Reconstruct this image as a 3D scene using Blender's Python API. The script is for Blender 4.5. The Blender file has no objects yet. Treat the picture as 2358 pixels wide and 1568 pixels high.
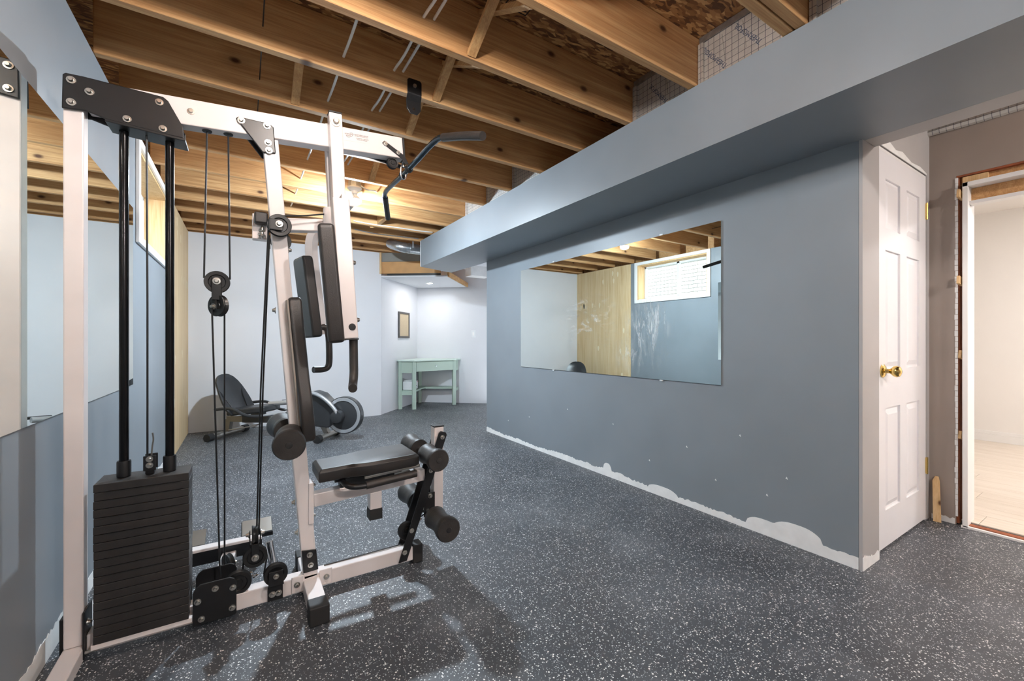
import bpy, bmesh, math, random
from mathutils import Vector, Matrix
random.seed(7)
PI = math.pi
scene = bpy.context.scene
COL = scene.collection

# ------------------------------------------------------------------ camera
cam_d = bpy.data.cameras.new('camera')
cam_d.sensor_width = 36.0
cam_d.lens = 970.0 / 2358.0 * 36.0
cam_d.clip_start = 0.02
cam = bpy.data.objects.new('camera', cam_d)
cam.location = (0, 0, 1.08)
cam.rotation_euler = (PI / 2, 0, -math.radians(32.5))
COL.objects.link(cam)
scene.camera = cam

# ------------------------------------------------------------------ world, exposure
world = bpy.data.worlds.new('world')
scene.world = world
world.use_nodes = True
wb = world.node_tree.nodes['Background']
wb.inputs[0].default_value = (0.86, 0.93, 1.0, 1)
wb.inputs[1].default_value = 3.6
scene.view_settings.view_transform = 'Standard'
scene.view_settings.look = 'None'
scene.view_settings.gamma = 1.0
scene.view_settings.use_curve_mapping = False
scene.view_settings.exposure = 0.85
scene.cycles.use_denoising = True
scene.cycles.max_bounces = 8
scene.cycles.diffuse_bounces = 4
scene.cycles.glossy_bounces = 4
scene.cycles.sample_clamp_indirect = 8.0
scene.cycles.use_adaptive_sampling = True
scene.cycles.adaptive_threshold = 0.1
scene.cycles.adaptive_min_samples = 20

BULB_COOL = 1620.0      # emission of the bulb beyond the machine
BULB_WARM = 350.0       # emission of the bulb over the camera
FILL_BACK = 1100.0       # emission of an unseen bulb added as fill behind the camera
BULB_HALL = 560.0       # emission of the bulb by the doorway
FILL_ROOM = 54.0        # unseen ceiling panel added to brighten the finished room
SPOT_ALCOVE = 220.0      # pot light over the desk


# ------------------------------------------------------------------ materials
def srgb(r, g, b):
    f = lambda c: (c / 255 / 12.92) if c / 255 <= 0.04045 else ((c / 255 + 0.055) / 1.055) ** 2.4
    return (f(r), f(g), f(b), 1)


def new_mat(name):
    m = bpy.data.materials.new(name)
    m.use_nodes = True
    nt = m.node_tree
    return m, nt, nt.nodes['Principled BSDF']


def coords(nt, scale=(1, 1, 1), rnd=False, kind='Object'):
    tc = nt.nodes.new('ShaderNodeTexCoord')
    mp = nt.nodes.new('ShaderNodeMapping')
    mp.inputs['Scale'].default_value = scale
    nt.links.new(tc.outputs[kind], mp.inputs[0])
    if rnd:
        oi = nt.nodes.new('ShaderNodeObjectInfo')
        ml = nt.nodes.new('ShaderNodeVectorMath'); ml.operation = 'SCALE'
        ml.inputs[0].default_value = (7.3, 3.1, 5.7)
        nt.links.new(oi.outputs['Random'], ml.inputs['Scale'])
        nt.links.new(ml.outputs[0], mp.inputs['Location'])
    return mp.outputs[0]


def ramp(nt, fac, stops):
    r = nt.nodes.new('ShaderNodeValToRGB')
    el = r.color_ramp.elements
    el[0].position, el[0].color = stops[0]
    el[1].position, el[1].color = stops[-1]
    for p, c in stops[1:-1]:
        e = el.new(p); e.color = c
    nt.links.new(fac, r.inputs[0])
    return r.outputs[0]


def noise(nt, vec, scale, detail=3, rough=0.55, dist=0.0):
    n = nt.nodes.new('ShaderNodeTexNoise')
    n.inputs['Scale'].default_value = scale
    n.inputs['Detail'].default_value = detail
    n.inputs['Roughness'].default_value = rough
    n.inputs['Distortion'].default_value = dist
    nt.links.new(vec, n.inputs['Vector'])
    return n.outputs[0]


def mix(nt, fac, a, b, mode='MIX'):
    m = nt.nodes.new('ShaderNodeMix'); m.data_type = 'RGBA'; m.blend_type = mode
    for sock, v in ((m.inputs[0], fac), (m.inputs[6], a), (m.inputs[7], b)):
        if hasattr(v, 'links'):
            nt.links.new(v, sock)
        else:
            sock.default_value = v
    return m.outputs[2]


def math_n(nt, op, a, b=0.5):
    m = nt.nodes.new('ShaderNodeMath'); m.operation = op
    for s, v in ((m.inputs[0], a), (m.inputs[1], b)):
        if hasattr(v, 'links'):
            nt.links.new(v, s)
        else:
            s.default_value = v
    return m.outputs[0]


def bump(nt, bs, h, strength, dist=0.002):
    b = nt.nodes.new('ShaderNodeBump')
    b.inputs['Strength'].default_value = strength
    b.inputs['Distance'].default_value = dist
    nt.links.new(h, b.inputs['Height'])
    nt.links.new(b.outputs[0], bs.inputs['Normal'])


def plain(name, col, rough=0.5, metal=0.0, var=0.06, nscale=6.0, bmp=0.0, bscale=200.0, spec=0.5, coat=0.0):
    m, nt, bs = new_mat(name)
    v = coords(nt)
    n = noise(nt, v, nscale, 2)
    d = tuple(c * (1 - var) for c in col[:3]) + (1,)
    l = tuple(min(1, c * (1 + var)) for c in col[:3]) + (1,)
    nt.links.new(ramp(nt, n, [(0.3, d), (0.7, l)]), bs.inputs['Base Color'])
    bs.inputs['Roughness'].default_value = rough
    bs.inputs['Metallic'].default_value = metal
    bs.inputs['Specular IOR Level'].default_value = spec
    bs.inputs['Coat Weight'].default_value = coat
    if bmp > 0.1:
        bump(nt, bs, noise(nt, v, bscale, 1), bmp)
    return m


def wood(name, c0, c1, c2, axis=0, rough=0.65, knots=True, scale=1.0, knotscale=2.6):
    m, nt, bs = new_mat(name)
    sc = [9 * scale] * 3; sc[axis] = 0.55 * scale
    v = coords(nt, tuple(sc), rnd=True)
    n = noise(nt, v, 2.2, 3, 0.6, 1.6)
    col = ramp(nt, n, [(0.25, c0), (0.5, c1), (0.78, c2)])
    sf = [60 * scale] * 3; sf[axis] = 1.2 * scale
    fine = noise(nt, coords(nt, tuple(sf), rnd=True), 3.0, 2)
    col = mix(nt, 0.35, col, ramp(nt, fine, [(0.3, c0), (0.75, c2)]))
    if knots:
        tcv = coords(nt, (1, 1, 1), rnd=True)
        sx = nt.nodes.new('ShaderNodeSeparateXYZ'); cx = nt.nodes.new('ShaderNodeCombineXYZ')
        nt.links.new(tcv, sx.inputs[0])
        other = {0: 2, 1: 2, 2: 1}[axis]
        nt.links.new(math_n(nt, 'MULTIPLY', sx.outputs[axis], knotscale), cx.inputs[0])
        nt.links.new(math_n(nt, 'MULTIPLY', sx.outputs[other], knotscale * 1.7), cx.inputs[1])
        vo = nt.nodes.new('ShaderNodeTexVoronoi'); vo.voronoi_dimensions = '2D'; vo.inputs['Scale'].default_value = 1.0
        nt.links.new(cx.outputs[0], vo.inputs['Vector'])
        kn = ramp(nt, vo.outputs['Distance'], [(0.02, (1, 1, 1, 1)), (0.036, (0.7, 0.7, 0.7, 1)), (0.055, (0.2, 0.2, 0.2, 1)), (0.15, (0, 0, 0, 1))])
        col = mix(nt, kn, col, (c0[0] * 0.22, c0[1] * 0.16, c0[2] * 0.12, 1))
    nt.links.new(col, bs.inputs['Base Color'])
    bs.inputs['Roughness'].default_value = rough
    return m


MT = {}
MT['white_wall'] = plain('white_wall_paint', srgb(218, 219, 223), 0.6, var=0.015, nscale=2.5, bmp=0.03)
MT['room_white'] = plain('room_white_paint', srgb(240, 236, 232), 0.6, var=0.01, nscale=2.0)
MT['unpainted'] = plain('white_primer', srgb(235, 234, 232), 0.75, var=0.05, nscale=14, bmp=0.15, bscale=60)
MT['gray_paint'] = plain('gray_wall_paint', srgb(132, 139, 145), 0.42, var=0.05, nscale=2.2, bmp=0.04, bscale=90)
MT['light_gray_paint'] = plain('light_gray_paint', srgb(176, 172, 170), 0.5, var=0.05, nscale=3.0, bmp=0.04)
MT['warmlit_gray_paint'] = plain('warmlit_gray_wall_paint', srgb(158, 145, 136), 0.42, var=0.06, nscale=3.0, bmp=0.05, bscale=80)  # the grey wall paint again, with warm lamp light tinted into its colour
MT['door_white'] = plain('door_white', srgb(238, 236, 238), 0.38, var=0.01)
MT['trim_white'] = plain('trim_white', srgb(240, 238, 236), 0.4, var=0.015)
MT['brass'] = plain('brass', srgb(228, 196, 120), 0.16, 1.0, var=0.04)
MT['frame_white'] = plain('frame_enamel', srgb(224, 216, 214), 0.3, var=0.03, nscale=9, coat=0.2)
MT['black_metal'] = plain('black_metal', srgb(22, 22, 24), 0.38, var=0.12, nscale=20, bmp=0.05, bscale=300)
MT['black_chrome'] = plain('black_gloss_metal', srgb(26, 26, 28), 0.2, 0.6, var=0.1, nscale=20)
MT['dark_bar'] = plain('dark_blue_chrome', srgb(60, 74, 84), 0.22, 0.85, var=0.1)
MT['steel'] = plain('zinc_steel', srgb(196, 194, 188), 0.3, 1.0, var=0.08, nscale=30)
MT['chrome'] = plain('chrome', srgb(215, 217, 220), 0.12, 1.0, var=0.03)
MT['galv'] = plain('galvanized_steel', srgb(186, 190, 194), 0.3, 0.9, var=0.14, nscale=40)
MT['vinyl'] = plain('black_vinyl', srgb(46, 43, 42), 0.45, var=0.1, nscale=12, bmp=0.25, bscale=420)
MT['vinyl_back'] = plain('pad_backing', srgb(150, 140, 130), 0.7, var=0.05)
MT['foam'] = plain('black_foam', srgb(44, 40, 38), 0.5, var=0.3, nscale=16, bmp=0.3, bscale=160)
MT['rubber_cap'] = plain('rubber_cap', srgb(34, 33, 33), 0.6, var=0.1)
MT['pulley'] = plain('black_nylon', srgb(28, 28, 29), 0.35, var=0.1)
MT['cable'] = plain('cable_black', srgb(24, 24, 26), 0.4, var=0.05)
MT['iron'] = plain('cast_iron_black', srgb(40, 37, 36), 0.5, var=0.25, nscale=18, bmp=0.25, bscale=120)
MT['wire_white'] = plain('wire_white', srgb(228, 226, 220), 0.45, var=0.03)
MT['porcelain'] = plain('porcelain', srgb(240, 240, 238), 0.2, var=0.01)
MT['green_desk'] = plain('sage_green_paint', srgb(174, 192, 178), 0.4, var=0.03)
MT['desk_top'] = plain('pale_green_paint', srgb(206, 222, 212), 0.3, var=0.02)
MT['cork'] = plain('cork', srgb(190, 172, 145), 0.9, var=0.12, nscale=160)
MT['frame_dark'] = plain('dark_grey_frame', srgb(84, 80, 78), 0.5, var=0.05)
MT['plastic_white'] = plain('plastic_white', srgb(226, 228, 230), 0.35, var=0.02)
MT['bike_black'] = plain('bike_black', srgb(50, 51, 53), 0.33, var=0.08, nscale=10)
MT['bike_grey'] = plain('bike_silver_tube', srgb(142, 138, 132), 0.3, 0.7, var=0.08)
MT['bike_silver'] = plain('bike_silver_ring', srgb(190, 192, 195), 0.28, 0.6, var=0.05)
MT['brick_mat'] = plain('pale_brick', srgb(222, 216, 210), 0.85, var=0.08, nscale=14, bmp=0.3, bscale=60)
MT['mortar'] = plain('mortar', srgb(128, 124, 120), 0.9, var=0.06, nscale=20)
MT['edge_orange'] = plain('raw_edge', srgb(150, 84, 52), 0.8, var=0.2, nscale=20)
MT['drywall_edge'] = plain('drywall_grey', srgb(150, 147, 140), 0.8, var=0.06)
MT['ink'] = plain('ink', srgb(40, 36, 38), 0.6, var=0.02)
MT['blue_ink'] = plain('blue_ink', srgb(70, 84, 110), 0.5, var=0.02)
MT['stamp_ink'] = plain('stamp_ink', srgb(26, 18, 16), 0.8, var=0.1)

MT['joist'] = wood('joist_spruce', srgb(158, 108, 62), srgb(200, 150, 98), srgb(226, 186, 134), 0, knotscale=1.7)
MT['header'] = plain('header_board', srgb(200, 152, 100), 0.65, var=0.12, nscale=5)
MT['joist_y'] = wood('bridging_spruce', srgb(160, 112, 66), srgb(200, 152, 98), srgb(222, 182, 128), 1, knots=False)
MT['lumber_z'] = wood('lumber_upright', srgb(196, 150, 98), srgb(222, 184, 132), srgb(236, 206, 160), 2, knots=True, knotscale=3.0)
MT['plywood'] = wood('plywood_sheet', srgb(200, 164, 116), srgb(226, 196, 150), srgb(240, 218, 180), 2, rough=0.6, knots=False, scale=0.5)
MT['laminate'] = wood('pale_laminate', srgb(206, 190, 172), srgb(224, 211, 196), srgb(236, 226, 214), 1, rough=0.4, knots=False)


def make_floor_mat():
    m, nt, bs = new_mat('speckled_rubber')
    v = coords(nt)
    col = srgb(40, 40, 43)
    big = noise(nt, v, 1.3, 2)
    base = ramp(nt, big, [(0.3, srgb(54, 57, 62)), (0.75, srgb(72, 76, 82))])
    out = base
    for sc, th, tint in ((240.0, 0.64, srgb(176, 180, 184)), (150.0, 0.68, srgb(222, 222, 220))):
        vo = nt.nodes.new('ShaderNodeTexVoronoi')
        vo.inputs['Scale'].default_value = sc
        nt.links.new(v, vo.inputs['Vector'])
        sep = nt.nodes.new('ShaderNodeSeparateColor')
        nt.links.new(vo.outputs['Color'], sep.inputs[0])
        pick = math_n(nt, 'GREATER_THAN', sep.outputs[0], th)
        size = math_n(nt, 'LESS_THAN', vo.outputs['Distance'], math_n(nt, 'MULTIPLY', sep.outputs[1], 0.52))
        out = mix(nt, math_n(nt, 'MULTIPLY', pick, size), out, tint)
    dust = ramp(nt, noise(nt, v, 2.1, 4, 0.68), [(0.5, (0, 0, 0, 1)), (0.8, (0.25, 0.25, 0.25, 1))])
    out = mix(nt, dust, out, srgb(150, 152, 156))
    nt.links.new(out, bs.inputs['Base Color'])
    bs.inputs['Roughness'].default_value = 0.47
    bs.inputs['Specular IOR Level'].default_value = 0.65
    return m


def make_osb():
    m, nt, bs = new_mat('osb_flakes')
    v0 = coords(nt, (1, 1, 1))
    w = nt.nodes.new('ShaderNodeVectorMath'); w.operation = 'ADD'
    nz = nt.nodes.new('ShaderNodeTexNoise'); nz.inputs['Scale'].default_value = 14
    nt.links.new(v0, nz.inputs['Vector'])
    s2 = nt.nodes.new('ShaderNodeVectorMath'); s2.operation = 'SCALE'; s2.inputs['Scale'].default_value = 0.035
    nt.links.new(nz.outputs['Color'], s2.inputs[0])
    nt.links.new(v0, w.inputs[0]); nt.links.new(s2.outputs[0], w.inputs[1])
    mp = nt.nodes.new('ShaderNodeMapping'); mp.inputs['Scale'].default_value = (24, 85, 1); mp.inputs['Rotation'].default_value = (0, 0, 0.5)
    nt.links.new(w.outputs[0], mp.inputs[0])
    vo = nt.nodes.new('ShaderNodeTexVoronoi'); vo.inputs['Scale'].default_value = 1.0
    nt.links.new(mp.outputs[0], vo.inputs['Vector'])
    sep = nt.nodes.new('ShaderNodeSeparateColor')
    nt.links.new(vo.outputs['Color'], sep.inputs[0])
    c = ramp(nt, sep.outputs[0], [(0.0, srgb(84, 52, 28)), (0.35, srgb(130, 86, 48)), (0.75, srgb(164, 116, 68)), (1.0, srgb(206, 162, 106))])
    nt.links.new(c, bs.inputs['Base Color'])
    bs.inputs['Roughness'].default_value = 0.7
    bump(nt, bs, sep.outputs[1], 0.35, 0.003)
    return m


def make_foil():
    m, nt, bs = new_mat('foil_facing')
    v = coords(nt)
    bk = nt.nodes.new('ShaderNodeTexBrick')
    bk.offset = 0.0
    bk.inputs['Scale'].default_value = 1.0
    bk.inputs['Brick Width'].default_value = 0.03
    bk.inputs['Row Height'].default_value = 0.03
    bk.inputs['Mortar Size'].default_value = 0.0011
    bk.inputs['Color1'].default_value = srgb(214, 210, 204)
    bk.inputs['Color2'].default_value = srgb(206, 204, 200)
    bk.inputs['Mortar'].default_value = srgb(96, 100, 110)
    rot = nt.nodes.new('ShaderNodeMapping'); rot.inputs['Rotation'].default_value = (0, PI / 2, 0)
    sw = nt.nodes.new('ShaderNodeSeparateXYZ'); cb = nt.nodes.new('ShaderNodeCombineXYZ')
    nt.links.new(v, sw.inputs[0]); nt.links.new(sw.outputs[1], cb.inputs[0]); nt.links.new(sw.outputs[2], cb.inputs[1])
    nt.links.new(cb.outputs[0], bk.inputs['Vector'])
    nt.links.new(bk.outputs[0], bs.inputs['Base Color'])
    bs.inputs['Metallic'].default_value = 0.5
    bs.inputs['Roughness'].default_value = 0.36
    bump(nt, bs, noise(nt, v, 9, 4), 0.5, 0.02)
    return m


def make_mirror(name, smear):
    m, nt, bs = new_mat(name)
    bs.inputs['Base Color'].default_value = (0.80, 0.86, 0.84, 1)
    bs.inputs['Metallic'].default_value = 1.0
    bs.inputs['Roughness'].default_value = 0.0
    out = nt.nodes['Material Output']
    if smear:
        v = coords(nt)
        df = nt.nodes.new('ShaderNodeBsdfDiffuse'); df.inputs[0].default_value = (0.85, 0.88, 0.88, 1)
        def blob(cy, cz, ry, rz):
            mp = nt.nodes.new('ShaderNodeMapping')
            mp.inputs['Location'].default_value = (0, -cy / ry, -cz / rz)
            mp.inputs['Scale'].default_value = (0.0, 1 / ry, 1 / rz)
            nt.links.new(v, mp.inputs[0])
            ln = nt.nodes.new('ShaderNodeVectorMath'); ln.operation = 'LENGTH'
            nt.links.new(mp.outputs[0], ln.inputs[0])
            return ramp(nt, ln.outputs['Value'], [(0.3, (1, 1, 1, 1)), (1.0, (0, 0, 0, 1))])
        streak = noise(nt, coords(nt, (1, 22, 5)), 1.0, 5, 0.65, 1.2)
        s = ramp(nt, streak, [(0.45, (0, 0, 0, 1)), (0.66, (0.75, 0.75, 0.75, 1))])
        f = mix(nt, 1.0, mix(nt, 1.0, blob(-0.54, -0.10, 0.24, 0.2), mix(nt, 1.0, blob(-0.45, -0.33, 0.3, 0.16), (0.5, 0.5, 0.5, 1), 'MULTIPLY'), 'ADD'), s, 'MULTIPLY')
        s2 = ramp(nt, noise(nt, coords(nt, (1, 6, 14)), 1.0, 5, 0.6, 1.5), [(0.52, (0, 0, 0, 1)), (0.72, (0.4, 0.4, 0.4, 1))])
        f2 = mix(nt, 1.0, blob(0.05, -0.06, 0.4, 0.28), s2, 'MULTIPLY')
        f = mix(nt, 1.0, f, f2, 'ADD')
        sh = nt.nodes.new('ShaderNodeMixShader')
        nt.links.new(f, sh.inputs[0]); nt.links.new(bs.outputs[0], sh.inputs[1]); nt.links.new(df.outputs[0], sh.inputs[2])
        nt.links.new(sh.outputs[0], out.inputs[0])
    return m


def emit(name, col, s):
    m, nt, bs = new_mat(name)
    bs.inputs['Base Color'].default_value = (0.9, 0.9, 0.9, 1)
    bs.inputs['Emission Color'].default_value = col
    bs.inputs['Emission Strength'].default_value = s
    return m


def make_glass():
    m, nt, bs = new_mat('window_glass')
    tr = nt.nodes.new('ShaderNodeBsdfTransparent'); tr.inputs[0].default_value = (0.94, 0.97, 0.96, 1)
    gl = nt.nodes.new('ShaderNodeBsdfGlossy'); gl.inputs['Roughness'].default_value = 0.02
    sh = nt.nodes.new('ShaderNodeMixShader'); sh.inputs[0].default_value = 0.07
    nt.links.new(tr.outputs[0], sh.inputs[1]); nt.links.new(gl.outputs[0], sh.inputs[2])
    nt.links.new(sh.outputs[0], nt.nodes['Material Output'].inputs[0])
    return m


MT['floor'] = make_floor_mat()
MT['osb'] = make_osb()
MT['foil'] = make_foil()
MT['mirror'] = make_mirror('mirror_clean', False)
MT['mirror_smear'] = make_mirror('mirror_smeared', True)
MT['glass'] = make_glass()
MT['bulb_cool'] = emit('bulb_cool_light', (0.74, 0.88, 1.0, 1), BULB_COOL)
MT['bulb_warm'] = emit('bulb_warm_light', (1.0, 0.93, 0.88, 1), BULB_WARM)
MT['bulb_hall'] = emit('bulb_hall_light', (1.0, 0.93, 0.88, 1), BULB_HALL)
MT['fill_back'] = emit('fill_back_light', (1.0, 0.95, 0.92, 1), FILL_BACK)
MT['fill_room'] = emit('fill_room_light', (1.0, 0.97, 0.95, 1), FILL_ROOM)
MT['pot_light'] = emit('pot_light', (1.0, 0.97, 0.92, 1), SPOT_ALCOVE)


# ------------------------------------------------------------------ mesh helpers
def V(*a):
    return Vector(a[0] if len(a) == 1 else a)


def box(bm, x0, x1, y0, y1, z0, z1):
    vs = [bm.verts.new((x, y, z)) for x in (x0, x1) for y in (y0, y1) for z in (z0, z1)]
    for f in ((0, 1, 3, 2), (4, 6, 7, 5), (0, 4, 5, 1), (2, 3, 7, 6), (0, 2, 6, 4), (1, 5, 7, 3)):
        bm.faces.new([vs[i] for i in f])


def bar(bm, p0, p1, w, h, up=(0, 1, 0)):
    """box along p0-p1; h measured along 'up', w across"""
    p0, p1, up = V(p0), V(p1), V(up)
    d = (p1 - p0).normalized()
    s = d.cross(up).normalized(); u = s.cross(d).normalized()
    vs = [bm.verts.new(p + s * (a * w / 2) + u * (b * h / 2)) for p in (p0, p1) for a, b in ((-1, -1), (1, -1), (1, 1), (-1, 1))]
    bm.faces.new(vs[0:4][::-1]); bm.faces.new(vs[4:8])
    for i in range(4):
        j = (i + 1) % 4
        bm.faces.new((vs[i], vs[j], vs[4 + j], vs[4 + i]))


def frame_of(d):
    d = V(d).normalized()
    a = V((0, 0, 1)) if abs(d.z) < 0.9 else V((1, 0, 0))
    s = d.cross(a).normalized()
    return s, s.cross(d).normalized(), d


def lathe(bm, prof, c, axis, n=24):
    """prof: (radius, height along axis) list"""
    s, u, d = frame_of(axis); c = V(c)
    rings = []
    for r, h in prof:
        if r <= 1e-6:
            rings.append([bm.verts.new(c + d * h)])
        else:
            rings.append([bm.verts.new(c + d * h + (s * math.cos(2 * PI * k / n) + u * math.sin(2 * PI * k / n)) * r) for k in range(n)])
    for a, b in zip(rings, rings[1:]):
        for k in range(n):
            k2 = (k + 1) % n
            if len(a) == 1 and len(b) == 1:
                continue
            if len(a) == 1:
                bm.faces.new((a[0], b[k2], b[k]))
            elif len(b) == 1:
                bm.faces.new((a[k], a[k2], b[0]))
            else:
                bm.faces.new((a[k], a[k2], b[k2], b[k]))


def cyl(bm, p0, p1, r, n=16, r2=None):
    p0, p1 = V(p0), V(p1)
    L = (p1 - p0).length
    r2 = r if r2 is None else r2
    lathe(bm, [(0, 0), (r, 0), (r2, L), (0, L)], p0, p1 - p0, n)


def smooth_path(pts, it=2):
    pts = [V(p) for p in pts]
    for _ in range(it):
        q = [pts[0]]
        for a, b in zip(pts, pts[1:]):
            q += [a.lerp(b, 0.25), a.lerp(b, 0.75)]
        q.append(pts[-1]); pts = q
    return pts


def tube(bm, pts, r, n=10, it=2, closed=False, radii=None):
    P = smooth_path(pts, it) if it else [V(p) for p in pts]
    rings = []
    ref = None
    for i, p in enumerate(P):
        if closed:
            d = P[(i + 1) % len(P)] - P[i - 1]
        else:
            d = P[min(i + 1, len(P) - 1)] - P[max(i - 1, 0)]
        d.normalize()
        if ref is None:
            ref = frame_of(d)[0]
        s = (ref - d * ref.dot(d)).normalized(); ref = s
        u = d.cross(s)
        rr = r if radii is None else radii[0] + (radii[1] - radii[0]) * i / (len(P) - 1)
        rings.append([bm.verts.new(p + (s * math.cos(2 * PI * k / n) + u * math.sin(2 * PI * k / n)) * rr) for k in range(n)])
    seq = list(zip(rings, rings[1:])) + ([(rings[-1], rings[0])] if closed else [])
    for a, b in seq:
        for k in range(n):
            k2 = (k + 1) % n
            bm.faces.new((a[k], a[k2], b[k2], b[k]))
    if not closed:
        bm.faces.new(rings[0][::-1]); bm.faces.new(rings[-1])


def prism(bm, poly, a, b, plane='xz'):
    """polygon in a plane extruded from a to b along the third axis"""
    def pt(p, t):
        return {'xz': (p[0], t, p[1]), 'xy': (p[0], p[1], t), 'yz': (t, p[0], p[1])}[plane]
    v0 = [bm.verts.new(pt(p, a)) for p in poly]
    v1 = [bm.verts.new(pt(p, b)) for p in poly]
    bm.faces.new(v0); bm.faces.new(v1[::-1])
    n = len(poly)
    for i in range(n):
        j = (i + 1) % n
        bm.faces.new((v0[j], v0[i], v1[i], v1[j]))


def loft(bm, loops):
    R = [[bm.verts.new(V(p)) for p in L] for L in loops]
    n = len(R[0])
    for a, b in zip(R, R[1:]):
        for k in range(n):
            k2 = (k + 1) % n
            bm.faces.new((a[k], a[k2], b[k2], b[k]))
    bm.faces.new(R[0][::-1]); bm.faces.new(R[-1])


def base_of(o):
    b = Vector((0, 0, 0))
    while o is not None:
        b += o.location; o = o.parent
    return b


def make(name, bm, mat, parent=None, bevel=0.0, seg=2, smooth=False, at=None):
    if at is not None and parent is None:
        bmesh.ops.translate(bm, verts=bm.verts, vec=-V(at))
    if parent is not None:
        bmesh.ops.translate(bm, verts=bm.verts, vec=-base_of(parent))
    bmesh.ops.recalc_face_normals(bm, faces=bm.faces)
    me = bpy.data.meshes.new(name)
    bm.to_mesh(me); bm.free()
    if smooth:
        for p in me.polygons:
            p.use_smooth = True
    me.materials.append(MT[mat] if isinstance(mat, str) else mat)
    o = bpy.data.objects.new(name, me)
    COL.objects.link(o)
    if parent is not None:
        o.parent = parent
    elif at is not None:
        o.location = at
    if bevel:
        md = o.modifiers.new('bevel', 'BEVEL'); md.width = bevel; md.segments = seg; md.limit_method = 'ANGLE'
        md.angle_limit = math.radians(40)
        if smooth:
            md.harden_normals = True
    elif smooth:
        me.set_sharp_from_angle(angle=math.radians(38))
    return o


class B:
    """with-less shortcut: B('name', mat, parent, ...)(lambda bm: ...)"""
    def __init__(self, name, mat, parent=None, **kw):
        self.a = (name, mat, parent); self.kw = kw

    def __call__(self, fn):
        bm = bmesh.new(); fn(bm)
        return make(self.a[0], bm, self.a[1], self.a[2], **self.kw)


def bx(name, mat, parent, *d, **kw):
    return B(name, mat, parent, **kw)(lambda bm: box(bm, *d))


def thing(name, label, cat, loc=(0, 0, 0), group=None):
    o = bpy.data.objects.new(name, None)
    o.empty_display_size = 0.1
    COL.objects.link(o)
    o.location = loc
    return tag(o, label, cat, group)


def tag(o, label, cat=None, group=None):
    o['label'] = label
    if cat:
        o['category'] = cat
    if group:
        o['group'] = group
    return o


def struct(o, label=None):
    o['kind'] = 'structure'
    if label:
        o['label'] = label
    return o


def stamp(mesh_o, locs, parent, name=None, rot=None):
    """copies of a part sharing its mesh data"""
    out = []
    b = base_of(parent)
    for p in locs:
        c = mesh_o.copy(); COL.objects.link(c)
        c.parent = parent; c.location = V(p) - b
        if rot:
            c.rotation_euler = rot
        out.append(c)
    return out


def text_obj(name, body, size, mat, parent, M, align='LEFT', extrude=0.0003, sx=1.0):
    cu = bpy.data.curves.new(name, 'FONT')
    cu.body = body; cu.size = size; cu.align_x = align; cu.extrude = extrude
    cu.resolution_u = 2
    tmp = bpy.data.objects.new('tmp', cu); COL.objects.link(tmp)
    me = bpy.data.meshes.new_from_object(tmp.evaluated_get(bpy.context.evaluated_depsgraph_get()))
    bpy.data.objects.remove(tmp); bpy.data.curves.remove(cu)
    me.transform(Matrix.Diagonal((sx, 1, 1, 1)))
    me.transform(M)
    me.transform(Matrix.Translation(-base_of(parent)))
    me.materials.clear(); me.materials.append(MT[mat])
    o = bpy.data.objects.new(name, me); COL.objects.link(o); o.parent = parent
    return o


# ------------------------------------------------------------------ the room
XL, XR, YF, ZJ, ZC = -0.56, 2.44, 6.16, 2.35, 2.595     # left wall, right wall, far wall, joist underside, subfloor
YN = -2.6
floor = struct(bx('floor', 'floor', None, -0.8, 3.56, YN - 0.1, 7.4, -0.06, 0.0), 'black speckled rubber gym floor')

# left wall with a window opening
WY0, WY1, WZ0, WZ1 = 3.47, 4.70, 1.735, 2.30


def wl(bm):
    box(bm, XL - 0.24, XL, YN, WY0, 0, ZJ)
    box(bm, XL - 0.24, XL, WY1, YF, 0, ZJ)
    box(bm, XL - 0.24, XL, WY0, WY1, 0, WZ0)
    box(bm, XL - 0.24, XL, WY0, WY1, WZ1, ZJ)


wall_left = struct(B('wall_left', 'gray_paint')(wl), 'blue grey painted wall with a small high window')
bx('rim_board', 'joist', wall_left, XL - 0.24, XL - 0.16, YN, YF, ZJ + 0.001, ZC)


def ragged(bm, y0, y1, x0, x1, hmin, hmax, step=0.012, bumps=(), axis='y', seed=1):
    """thin strip of bare wall above the floor with a torn upper edge"""
    r = random.Random(seed)
    n = int(abs(y1 - y0) / step)
    ph = [r.uniform(0, 6.28) for _ in range(4)]
    pts = []
    for i in range(n + 1):
        t = y0 + (y1 - y0) * i / n
        h = hmin + (hmax - hmin) * (0.5 + 0.28 * math.sin(t * 3.1 + ph[0]) + 0.16 * math.sin(t * 9.0 + ph[1]) + 0.1 * math.sin(t * 31 + ph[2])) + r.uniform(-0.006, 0.006)
        for c, w, hh in bumps:
            if abs(t - c) < w:
                h = max(h, hh * (1 - 0.35 * (abs(t - c) / w) ** 3))
        pts.append((t, max(0.008, h)))
    poly = [(y0, 0.0005)] + pts + [(y1, 0.0005)]
    prism(bm, poly, x0, x1, 'yz' if axis == 'y' else 'xz')


B('bare_strip', 'unpainted', wall_left)(lambda bm: ragged(bm, YN + 0.05, 4.8, XL + 0.0002, XL + 0.002, 0.05, 0.09, seed=4))

far = struct(B('wall_far', 'white_wall')(lambda bm: box(bm, XL - 0.2, 1.68, YF, YF + 0.12, 0, ZJ)), 'white painted end wall behind the bike')
near = struct(B('wall_near', 'gray_paint')(lambda bm: box(bm, XL - 0.24, 3.7, YN - 0.12, YN, 0, ZC)), 'grey wall')

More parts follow.
